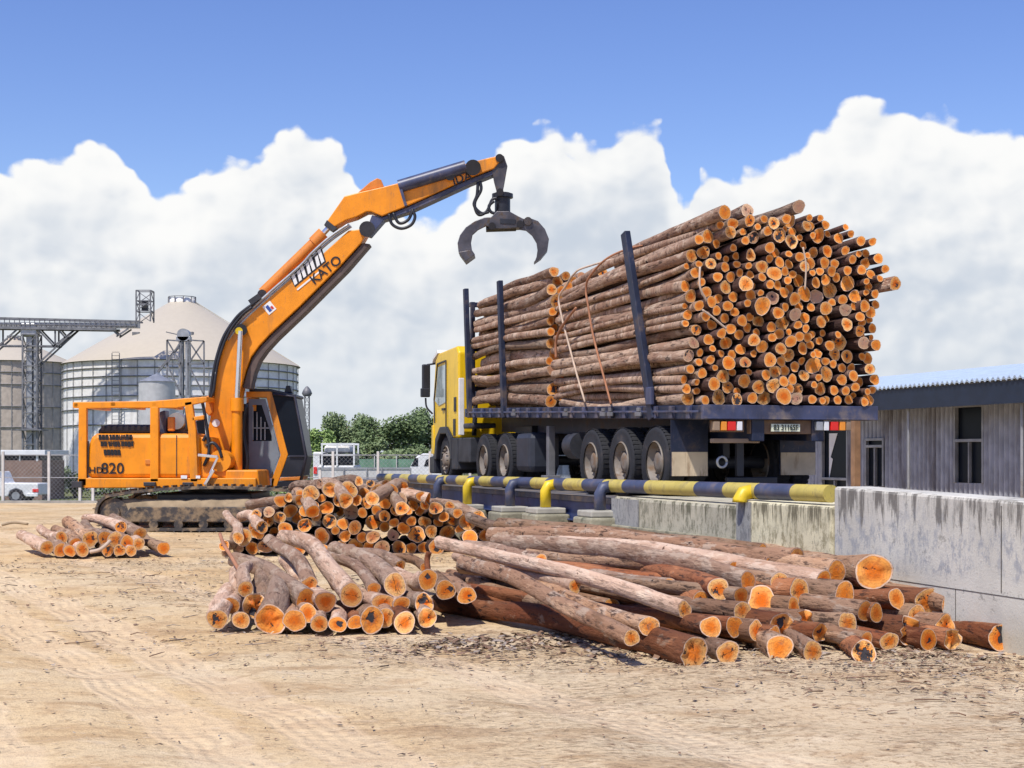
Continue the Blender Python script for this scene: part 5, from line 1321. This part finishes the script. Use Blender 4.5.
for d in (-.4,.4):
    for (p, q) in (((-20,329),(1,346)),((1,346),(20,329)),((1,346),(60,346.5)),((39,329),(55,346)),((57,330),(57,346)),((78,329),(55,347)),((78,329),(40,364)),((60,330),(67,338)),((1,329),(1,347)),((113,329),(120,336)),((1,346),(-20,365)),((118,337),(130,329))):
        MB().bar(P(*p,YT)+Vector((0,d,0)), P(*q,YT)+Vector((0,d,0)), .10).build('truss_brace', M['truss'], gn)
YH = 100; chd = P(145, 455, YH)
hd_ = empty('head_frame', (chd.x, chd.y, Zp(322,YH)), 'small open lattice head frame at the end of the conveyor gantry', 'lattice frame')
m = MB(); lattice(m, chd, .95, Zp(322,YH), Zp(291,YH), .7, .08); m.bar((chd.x-.5,chd.y-.4,Zp(305,YH)), (chd.x+.5,chd.y-.4,Zp(305,YH)), .12); m.build('frame', M['truss'], hd_)
m = MB(); m.box((chd.x, chd.y, Zp(306,YH)), (.4,.4,.7)); m.build('motor', M['dark'], hd_, .03)
# second elevator in front of the large silo
Y2 = 92; c_ = P(184, 455, Y2)
t2 = empty('elevator_tower', (c_.x, c_.y, GB), 'pale elevator leg with side frames standing before the large white silo', 'elevator tower')
m = MB(); m.box((c_.x-.15, c_.y, (GB+Zp(338,Y2))/2), (.28,.4,Zp(338,Y2)-GB)); m.box((c_.x+.25, c_.y, (GB+Zp(342,Y2))/2), (.28,.4,Zp(342,Y2)-GB)); m.build('elevator_leg', M['steel'], t2, .02)
m = MB(); q = P(184,335,Y2); m.cyl(q+Vector((0,-.3,0)), q+Vector((0,.3,0)), .38, n=20); m.box(q-Vector((0,0,.25)), (.85,.6,.3)); m.build('head_box', M['steel'], t2, .02)
m = MB()
for x0, x1 in ((167,181),(188,204)):
    for Y in (Y2-.4, Y2+.4):
        a0, a1, b0, b1 = P(x0,340,Y), P(x1,341,Y), P(x0,395,Y), P(x1,395,Y)
        for p, q in ((a0,a1),(a0,b0),(a1,b1),(P(x0,364,Y),P(x1,364,Y)),(a0,P(x1,364,Y)),(P(x0,364,Y),a1),(P(x0,364,Y),P(x1,395,Y))): m.bar(p, q, .085)
m.bar(P(166,332,Y2), P(184,336,Y2), .06); m.bar(P(158,372,Y2), P(180,345,Y2), .14); m.build('frame', M['truss'], t2)
# small hopper bin
Y3 = 88; c3 = P(157, 455, Y3); c3.z = GB
hb = empty('hopper_bin', c3, 'small pale hopper bin with a shallow cone lid beside the elevator leg', 'hopper bin')
r3 = 18/F*Y3; m = MB(); m.lathe(c3, [(r3,0),(r3,Zp(382,Y3)-GB)], 40); m.build('wall', mat('bin_steel', (.55,.54,.52), .5, .2, var=.1), hb)
m = MB(); m.lathe(c3, [(r3+.05,Zp(382,Y3)-GB),(.1,Zp(374,Y3)-GB),(.01,Zp(373,Y3)-GB)], 40); m.build('lid', M['steel'], hb)
# mast
Ym = 120; cm_ = P(307, 455, Ym)
ms = empty('antenna_mast', (cm_.x, cm_.y, GB), 'thin laddered mast with a round cowl beside the trees', 'mast')
m = MB(); lattice(m, cm_, .35, GB, Zp(396,Ym), .7, .06); m.build('frame', M['truss'], ms)
m = MB(); m.lathe((cm_.x, cm_.y, Zp(396,Ym)), [(.3,0),(.42,.2),(.30,.5),(.1,.75),(.01,.8)], 14); m.build('cowl', M['truss'], ms)
# hut with white flat roof
YW = 80
hc = P(24, 455, YW); ht = empty('hut', (hc.x, YW+2, GB), 'low brown hut with white flat roof and a dark window band beyond the fence', 'hut')
def bpx(mb, x0, x1, y0, y1, Y, d): a = P(x0,y1,Y); b = P(x1,y0,Y); return mb.box(((a.x+b.x)/2, Y+d/2, (a.z+b.z)/2), (b.x-a.x, d, b.z-a.z))
m = MB(); bpx(m, 2,42,460.5,500,YW,4); m.build('wall', mat('hut_wall', (.26,.17,.13), .8, var=.2), ht)
m = MB(); bpx(m, 0.5,45,450,455,YW-.15,4.3); m.build('roof', M['white'], ht, .02)
m = MB(); bpx(m, 3,41,455.3,460.3,YW+.1,3.8); m.build('window', M['glass'], ht)
m = MB(); bpx(m, 36,38,455.2,461,YW-.02,.1); bpx(m, 19,20,455.2,461,YW-.02,.1); m.build('window_frame', M['white'], ht)
# pickup
YP = 75; pk0 = P(38,455,YP).x
pt = empty('pickup', (pk0-2.5, YP+.9, GB), 'white pickup parked beyond the mesh fence with red tail lamps', 'pickup')
def side(pts, x0): return [Vector((x0+a, YP, GB+b)) for a, b in pts]
m = MB(); m.prism(side([(-5.1,.35),(-5.1,.75),(-4.9,.95),(-3.9,1.02),(-3.2,1.55),(-2.0,1.58),(-1.75,1.0),(0,.98),(.03,.4),(-.7,.35),(-.8,.6),(-1.1,.72),(-1.4,.6),(-1.5,.32),(-3.7,.32),(-3.8,.6),(-4.1,.72),(-4.4,.6),(-4.5,.35)], pk0), (0,1.8,0)); m.build('body', M['white'], pt, .05)
m = MB(); m.prism([v+Vector((0,-.01,0)) for v in side([(-3.8,1.03),(-3.15,1.48),(-2.1,1.5),(-1.95,1.05)], pk0)], (0,.03,0)); m.build('side_window', M['glass'], pt)
for x in (-4.1,-1.1):
    for y in (0,1.6):
        m = MB(); q = Vector((pk0+x, YP+y, GB+.36)); m.cyl(q-Vector((0,.04,0)), q+Vector((0,.2,0)), .36, n=24); w_ = m.build('wheel', M['rubber'], pt, .03)
        m = MB(); m.cyl(q-Vector((0,.06,0)), q, .2, n=18); m.build('rim', M['steel'], w_)
m = MB(); m.box((pk0-.12, YP-.01, GB+.62), (.30,.05,.16)); m.build('tail_lamp', M['red'], pt, .01)
m = MB(); m.box((pk0-.3, YP-.015, GB+.40), (.6,.06,.16)); m.build('bumper', M['white'], pt, .02)
# flatbed truck with rack at the right of the excavator
YL = 66; g2 = -.75
lt = empty('small_lorry', P(335,500,YL)*1, 'small white lorry with a pipe rack and dark windows parked by the trees', 'lorry'); 
L_ = MB(); bpx(L_, 313,322,452,492,YL,2); bpx(L_, 318,356,465.5,488,YL-.02,2.1); L_.build('body', M['white'], lt, .05)
L_ = MB(); bpx(L_, 319,355,453.5,465,YL,1.9); L_.build('window', M['glass'], lt, .03)
L_ = MB()
for x in (322,337,354): 
    for d in (0,1.8): L_.bar(P(x,466,YL-.05)+Vector((0,d,0)), P(x,444,YL-.05)+Vector((0,d,0)), .07)
for y in (444,455):
    for d in (0,1.8): L_.bar(P(321,y,YL-.05)+Vector((0,d,0)), P(355,y,YL-.05)+Vector((0,d,0)), .08)
L_.build('rack', M['white'], lt)
L_ = MB(); bpx(L_, 324,350,445.5,453,YL+.1,1.7); L_.build('load_cover', mat('cover_white', (.7,.68,.64), .8), lt, .1)
L_ = MB(); bpx(L_, 313.5,317,467,474,YL-.05,.1); L_.build('tail_lamp', M['red'], lt, .01)
for x in (319,346):
    for d in (.0,1.8):
        q = P(x,0,YL); L_ = MB(); L_.cyl((q.x,YL-.05+d,GB+.4), (q.x,YL+.2+d,GB+.4), .42, n=20); L_.build('wheel', M['rubber'], lt)
YC2 = 64
vn = empty('van', P(427,500,YC2), 'white van parked behind the pipe rail in front of the truck cab', 'van')
L_ = MB(); L_.prism([P(409,495,YC2),P(409,470,YC2),P(412,463,YC2),P(417,456,YC2),P(423,453.5,YC2),P(452,453.5,YC2),P(452,495,YC2)], (0,1.9,0)); L_.build('body', M['white'], vn, .06)
L_ = MB(); L_.prism([P(424,466,YC2-.02),P(426,460,YC2-.02),P(431,457.5,YC2-.02),P(446,457.5,YC2-.02),P(446,466,YC2-.02)], (0,.05,0)); L_.build('window', M['glass'], vn)
L_ = MB(); L_.prism([P(411,466,YC2-.02),P(415,458,YC2-.02),P(418,458,YC2-.02),P(418,466,YC2-.02)], (0,.05,0)); L_.build('door_window', M['glass'], vn)
for x in (417,446): L_ = MB(); q = P(x,0,YC2); L_.cyl((q.x,YC2-.05,GB+.36), (q.x,YC2+.2,GB+.36), .38, n=20); L_.build('wheel', M['rubber'], vn)
# fence
YFn = 50
fn = empty('mesh_fence', (P(60,455,YFn).x, YFn, 0), 'wire mesh fence on white posts along the back of the yard', 'fence')
wp = mat('fence_post', (.62,.60,.56), .6, var=.15)
pxs = [-60,-24,3,49,80,93,149,207,262,320,333,378,430,470]
for x in pxs:
    q = P(x,455,YFn); m = MB(); h = 1.72 if x not in (93,207,320) else 1.1
    m.box((q.x, YFn, h/2), (.085,.085,h)); m.build('post', wp, fn, .01)
m = MB(); xa, xb = P(-60,455,YFn).x, P(470,455,YFn).x; k = int((xb-xa)/.14)
for i in range(k+12):
    x = xa+i*.14-1.6
    for sgn in (1,-1):
        x0, x1 = (x, x+1.55) if sgn > 0 else (x+1.55, x); z0, z1 = .05, 1.6
        m.bar((max(xa,min(xb,x0)), YFn+.05*sgn*.2, z0+(0 if xa<=x0<=xb else 0)), (max(xa,min(xb,x1)), YFn+.05*sgn*.2, z1), .005)
for z in (.06,.85,1.6): m.bar((xa,YFn,z), (xb,YFn,z), .03)
m.build('wire_mesh', M['steel'], fn)
m = MB(); m.box(((xa+xb)/2, YFn, -.02), (xb-xa, .3, .2)); tag(m.build('kerb', mat('kerb', (.38,.36,.32), .9)), kind='structure')
YQ = 57
lw = empty('panel_wall', P(365,500,YQ), 'low white panel wall with a grey top rail beyond the heap', 'low wall')
m = MB(); bpx(m, 318,411,469.5,500,YQ,.12); m.build('panel', mat('panel_white', (.60,.59,.57), .7, var=.1, dirt=(.4,.38,.34), ds=1, dth=(.5,.8)), lw)
m = MB(); bpx(m, 318,411,467.5,469.3,YQ-.03,.2); 
for x in (319,343,366,381,410): bpx(m, x,x+1.3,467.5,500,YQ-.06,.05)
m.build('rail', M['steel'], lw)
gf = empty('screen_fence', P(385,500,70), 'pale green netting screen fence under the trees', 'fence')
m = MB(); bpx(m, 352,440,459,480,70,.06); m.build('netting', mat('green_net', (.16,.30,.20), .8, var=.25), gf)
m = MB(); 
for x in (352,374,396,418): bpx(m, x,x+.9,456,485,69.9,.06)
m.build('post', wp, gf)
# ------------------------------------------------------------------ plants
def leaf_mat(name, a, b_):
    m = bpy.data.materials.new(name); t, b = nt(m); n = N(t)
    co = n.n('ShaderNodeTexCoord').outputs['Object']
    c = n.mix(n.ramp(n.noise(co, .9, 3), .35, .65), a, b_)
    c = n.mix(n.ramp(n.noise(co, 9., 2), .45, .6), c, tuple(x*1.5 for x in b_))
    n.put(b.inputs['Base Color'], c); b.inputs['Roughness'].default_value = .7; b.inputs['Specular IOR Level'].default_value = .25; return m
barkt = mat('tree_trunk', (.14,.10,.075), .9, var=.3)
def crown(mb, c, rx, ry, rz, n, ls, rg, flat=.0):
    c = Vector(c)
    subs = [(c+Vector((rg.uniform(-.75,.75)*rx, rg.uniform(-.7,.7)*ry, rg.uniform(-.5,.7)*rz)), rg.uniform(.24,.40)) for _ in range(34)]
    for _ in range(n):
        s_, f = rg.choice(subs); d = Vector((rg.gauss(0,1), rg.gauss(0,1), rg.gauss(0,1))).normalized()*(rg.random()**.4)
        p = s_+Vector((d.x*rx*f, d.y*ry*f, d.z*rz*f*1.1))
        u = Vector((rg.gauss(0,1), rg.gauss(0,1), rg.gauss(0,.5))).normalized(); w = u.orthogonal().normalized(); l = ls*rg.uniform(.6,1.4)
        w = (w+Vector((0,0,rg.uniform(-.5,.5)))).normalized()
        mb.add([p-u*l*.5, p+w*l*.3, p+u*l*.5, p-w*l*.3], [(0,1,2,3)])
def tree(px, Y, hw, yt, ybm_, label, mt, seed, n=9000, ls=.34, group='trees beyond the yard'):
    rg = random.Random(seed); q = P(px,455,Y); rx = hw/F*Y; zt, zb = Zp(yt,Y), Zp(ybm_,Y); rz = (zt-zb)/2; c = Vector((q.x, Y, zb+rz))
    t_ = empty('tree', (q.x, Y, GB), label, 'tree', group)
    m = MB(); crown(m, c, rx, rx*.8, rz, n, ls, rg); m.build('crown', mt, t_)
    m = MB(); m.tube([Vector((q.x,Y,GB)), Vector((q.x+.2,Y,GB+(zb-GB)*.6)), c-Vector((0,0,rz*.5))], [.5,.4,.3], 8)
    for i in range(7):
        e = c+Vector((rg.uniform(-.7,.7)*rx, rg.uniform(-.5,.5)*rx, rg.uniform(-.2,.6)*rz)); m.tube([Vector((q.x+.2,Y,GB+(zb-GB)*.6)), (c-Vector((0,0,rz*.6))+e)/2, e], [.28,.18,.08], 6)
    m.build('trunk', barkt, t_)
dkg = leaf_mat('dark_foliage', (.075,.115,.045), (.13,.175,.075)); ltg = leaf_mat('light_foliage', (.16,.25,.07), (.27,.36,.12)); mdg = leaf_mat('mid_foliage', (.10,.145,.06), (.17,.215,.10))
tree(350, 190, 28, 411, 470, 'broad green tree with gaps in its crown beside the mast', mdg, 1)
tree(392, 180, 36, 412, 466, 'largest dark spreading tree between excavator cab and truck cab', dkg, 2, 10000)
tree(432, 185, 30, 408, 466, 'dark tree half hidden behind the truck cab', dkg, 3)
tree(470, 190, 34, 412, 468, 'dark tree seen beneath the trailer behind the cab', dkg, 5)
tree(320, 150, 16, 429, 472, 'low bright green tree just past the excavator cab', ltg, 4, 4000, .34)
tree(404, 120, 26, 447, 480, 'low leafy tree in front of the dark trees above the green netting', mdg, 6, 5000, .3)
tree(366, 125, 22, 440, 478, 'pale flecked low tree in front of the broad green tree', ltg if False else mdg, 8, 4000, .3)
def bush(px, Y, hw, yt, label, mt, seed, n=1600, ls=.16):
    rg = random.Random(seed); q = P(px,455,Y); rx = hw/F*Y; zt = Zp(yt,Y); rz = (zt-GB)/2
    b = MB(); crown(b, (q.x,Y,GB+rz), rx, rx*.7, rz, n, ls, rg); rt = empty('bush', (q.x,Y,GB), label, 'bush', 'bushes beyond the fence'); b.build('foliage', mt, rt)
    b = MB()
    for i in range(5): b.tube([Vector((q.x+rg.uniform(-.2,.2),Y,GB)), Vector((q.x+rg.uniform(-.7,.7)*rx,Y+rg.uniform(-.3,.3),GB+rz*1.3))], [.05,.02], 5)
    b.build('stem', barkt, rt)
for i, (x, hw, yt, mt, lb) in enumerate(((10,16,471,dkg,'dark bush beyond the fence behind the pickup'),(36,15,468,dkg,'dark bush beneath the hut window band'),(58,13,466,mdg,'rounded green bush between pickup and excavator counterweight'),(78,12,470,dkg,'dark bush seen past the rear corner of the excavator'),(110,26,484,mdg,'low scrubby bush under the engine deck of the excavator'),(160,26,487,dkg,'low bush seen between engine deck and crawler track'),(250,28,486,mdg,'green bush seen between slew ring and heap'),(290,20,484,ltg,'bright green bush seen under the excavator cab'))):
    bush(x, 84+i % 3, hw, yt, lb, mt, 20+i)
# ------------------------------------------------------------------ long shed
UB = 12.38; UE = 11.43
shd = empty('metal_shed', T(18, UB+4, 0), 'long grey corrugated metal shed with pale blue roof beyond the ramp', 'shed')
wallm = mat('corrugated_wall', (.38,.40,.45), .5, .2, var=.2, dirt=(.17,.16,.17), ds=1.6, dth=(.45,.7), streak=True)
roofm = mat('blue_white_roof', (.50,.60,.72), .45, .2, var=.1, dirt=(.35,.38,.42), ds=2, dth=(.5,.8))
SA, SB = 3.0, 44.0; ZW = 3.3
def corr_sheet(mb, s0, s1, z0, z1, amp=.035, pitch=.19, u=UB):
    st = pitch/6; k = int((s1-s0)/st); vs = []
    for i in range(k+1):
        s_ = s0+(s1-s0)*i/k; w_ = max(-.6, min(.6, math.sin(2*math.pi*(s_)/pitch)))/.6*amp
        vs += [T(s_, u+w_, z0), T(s_, u+w_, z1)]
    mb.add(vs, [(2*i, 2*i+1, 2*i+3, 2*i+2) for i in range(k)], False)
ops = []    # openings (s0, s1, z0, z1)
def op(x0, x1, y0, y1):
    a, b = Sx(x0, UB), Sx(x1, UB); sm = (a+b)/2; ops.append((min(a,b), max(a,b), Zy(y1,sm,UB), Zy(y0,sm,UB)))
op(955,985,404,483); op(866,885,438,486); op(822,849,424,490)
ops.sort(key=lambda o: o[0])
m = MB(); cur = SA
for (a, b, z0, z1) in ops:
    corr_sheet(m, cur, a, 0, ZW); corr_sheet(m, a, b, z1, ZW)
    if z0 > .3: corr_sheet(m, a, b, 0, z0)
    cur = b
corr_sheet(m, cur, SB, 0, ZW); m.build('wall', wallm, shd)
m = MB(); tb(m, SA, SB, UB+8, UB+8.1, 0, ZW+.6); tb(m, SB, SB+.1, UB, UB+8.1, 0, ZW); tb(m, SA-.1, SA, UB, UB+8.1, 0, ZW); m.build('back_wall', wallm, shd)
frm = mat('window_frame_grey', (.30,.31,.33), .5, .3)
for i, (a, b, z0, z1) in enumerate(ops):
    m = MB(); tb(m, a, b, UB+.06, UB+.09, z0, z1); w_ = m.build('door_pane' if i == 0 else 'window', M['glass'], shd)
    m = MB()
    for s_ in (a, b-.07): tb(m, s_, s_+.07, UB-.05, UB+.05, z0, z1)
    mid = z0+(z1-z0)*(.52 if i == 0 else .8 if i == 1 else .15)
    tb(m, a+.07, b-.07, UB-.05, UB+.05, mid, mid+.07); tb(m, a+.07, b-.07, UB-.05, UB+.05, z1-.07, z1)
    tb(m, (a+b)/2-.02, (a+b)/2+.02, UB-.04, UB+.04, z0, mid-.01)
    m.build('frame', frm, w_, .005)
# curtain scrap behind the pane by the tail lamps
m = MB(); a, b, z0, z1 = ops[-1]; m.prism([T(b-.3,UB+.05,z1-.25),T(b-.75,UB+.05,z1-.25),T(b-.38,UB+.05,z1-.9),T(b-.5,UB+.05,z1-.95),T(b-.3,UB+.05,z1-1.5)], TR*.005); m.build('curtain', M['white'], shd)
m = MB(); st = .19/6; k = int((SB-SA+1.2)/st); vs = []
for i in range(k+1):
    s_ = SA-.6+i*st; w_ = max(-.7, min(.7, math.sin(2*math.pi*s_/.19)))/.7*.03
    for (u, z) in ((UE, 3.22), (UE+.0, 3.26), (UB+8.6, 4.42)): vs.append(T(s_, u, z+w_))
m.add(vs, [(3*i+j, 3*i+j+1, 3*i+j+4, 3*i+j+3) for i in range(k) for j in range(2)]); m.build('roof', roofm, shd)
m = MB(); tb(m, SA-.5, SB+.5, UE+.05, UE+.11, 2.70, 3.18); m.build('fascia', mat('fascia_shade_navy', (.012,.02,.04), .5, var=.2), shd)  # navy fascia, the eave's shade put into its depth and dark colour
m = MB(); 
for k in range(30): s_ = SA+k*1.4; tb(m, s_, s_+.06, UE+.12, UB+.0, 3.08, 3.2)
m.build('rafter', M['navy'], shd)
for x in (905, 1018):
    s_ = Sx(x, UE+.2); m = MB(); m.cyl(T(s_,UE+.3,0), T(s_,UE+.3,3.1), .035, n=10); m.build('eave_post', M['steel'], shd)
m = MB(); s_ = Sx(856, UE-.1); tb(m, s_-.09, s_+.09, UE-.2, UE-.02, 0, 3.25); m.build('wooden_post', mat('brown_post', (.30,.17,.09), .7), shd, .01)
for x in (902, 890): pass
# ------------------------------------------------------------------ litter
rg = random.Random(31)
lm = [mat('litter_dark', (.10,.065,.045), .95, var=.3), mat('litter_brown', (.22,.13,.08), .95, var=.3), mat('litter_straw', (.48,.36,.22), .95, var=.3), mat('litter_grey', (.33,.27,.22), .95, var=.3)]
m = MB(); m_tw = MB()
def chip(x, y, l, w_, mi):
    a = rg.uniform(0, 6.3); d = Vector((math.cos(a), math.sin(a), rg.uniform(-.05,.12))); e = Vector((-math.sin(a), math.cos(a), rg.uniform(-.2,.2))); p = Vector((x, y, gz(x,y)+.008+rg.random()*.012))
    b = d*l*.5; c = e*w_*.5; up = Vector((0,0,rg.uniform(0,.18)*l))
    m.add([p-b-c, p-b*.2-c*1.3+up, p+b-c*.6, p+b*.9+c*.7, p+c*1.2+up, p-b*.8+c], [(0,1,4,5),(1,2,3,4)], False, mi)
zones = [  # x, y, sx, sy, count, len
 (-2.2,12.9,1.6,.5,450,.05),(0.4,11.6,1.6,.35,500,.05),(2.8,11.3,1.5,.3,600,.05),(3.6,10.6,1.2,.7,900,.06),(-.2,12.6,.5,.3,500,.09),(-3.5,17.5,2.2,1.8,900,.07),(-6.5,21,2.5,1.5,500,.08),
 (-2.0,22.5,3.0,.6,700,.07),(0,9.5,3.5,1.4,700,.035),(-2.5,10.5,2.5,2.0,450,.035),(1.5,16.5,1.6,1.2,300,.07),(-.6,17.5,1.4,1.0,300,.07),(-9,28,6,4,500,.1),(.15,13.0,.35,.25,420,.12),(1.2,12.0,.5,.2,200,.09),(3.3,12.0,.4,.2,300,.08)]
for x, y, sx, sy, c_n, l in zones:
    for _ in range(int(c_n*1.6)):
        px_, py_ = rg.gauss(x, sx), rg.gauss(y, sy)
        if py_ < 7.2 or px_+.3153*py_ > 7.9: continue
        ll = l*rg.uniform(.25, 1.3)**1.3; chip(px_, py_, ll, ll*rg.uniform(.10,.4), rg.choice([0,1,1,1,2,2,2,3]))
o = m.build('bark_litter', lm); tag(o, 'bark scraps, chips and dry straw scattered on the sand', 'litter', kind='stuff')
m = MB()
for _ in range(170):
    x, y = rg.choice([(-3.4,17.5),(-6,20),(0,12.4),(-1.5,20),(3.2,11),(-3,13.8)]); x += rg.gauss(0,1.2); y += rg.gauss(0,.8)
    if x+.3153*y > 7.8 or y < 8: continue
    a = rg.uniform(0,6.3); l = rg.uniform(.06,.32); z = gz(x,y)+.015
    m.tube([Vector((x,y,z)), Vector((x+math.cos(a)*l*.5,y+math.sin(a)*l*.5,z+rg.uniform(0,.02))), Vector((x+math.cos(a+.25)*l,y+math.sin(a+.25)*l,z+.005))], [.005,.0045,.002], 5, rg.choice([0,1,3]))
tag(m.build('twigs', lm), 'thin broken twigs lying round the log piles', 'twigs', kind='stuff')
def branch(name, pts, r, m_, lb):
    mm = MB(); mm.tube(spline(pts, 5), r, 7); o = mm.build(name, m_, None, origin=pts[0]); tag(o, lb, 'branch')
branch('branch', [P(90,552,23.4), P(99,550,23.4), P(105,546,23.4), P(110,541,23.5)], .03, M['rope'], 'thin white branch curling out of the little pile')
branch('branch', [P(240,572,14.8), P(231,556,15.4), P(224,545,16), P(220,534,16.8)], .02, M['strap'], 'long thin reddish twig standing up behind the small front pile')
branch('branch', [P(428,572,14.9), P(427,560,15), P(429,552,15)], .03, BARK['red'], 'short dark branch stub standing up between the piles')
branch('branch', [P(2,525,33), P(14,522.5,33), P(28,524,33)], .03, M['mud'], 'brown stick lying on the sand near the yard edge')
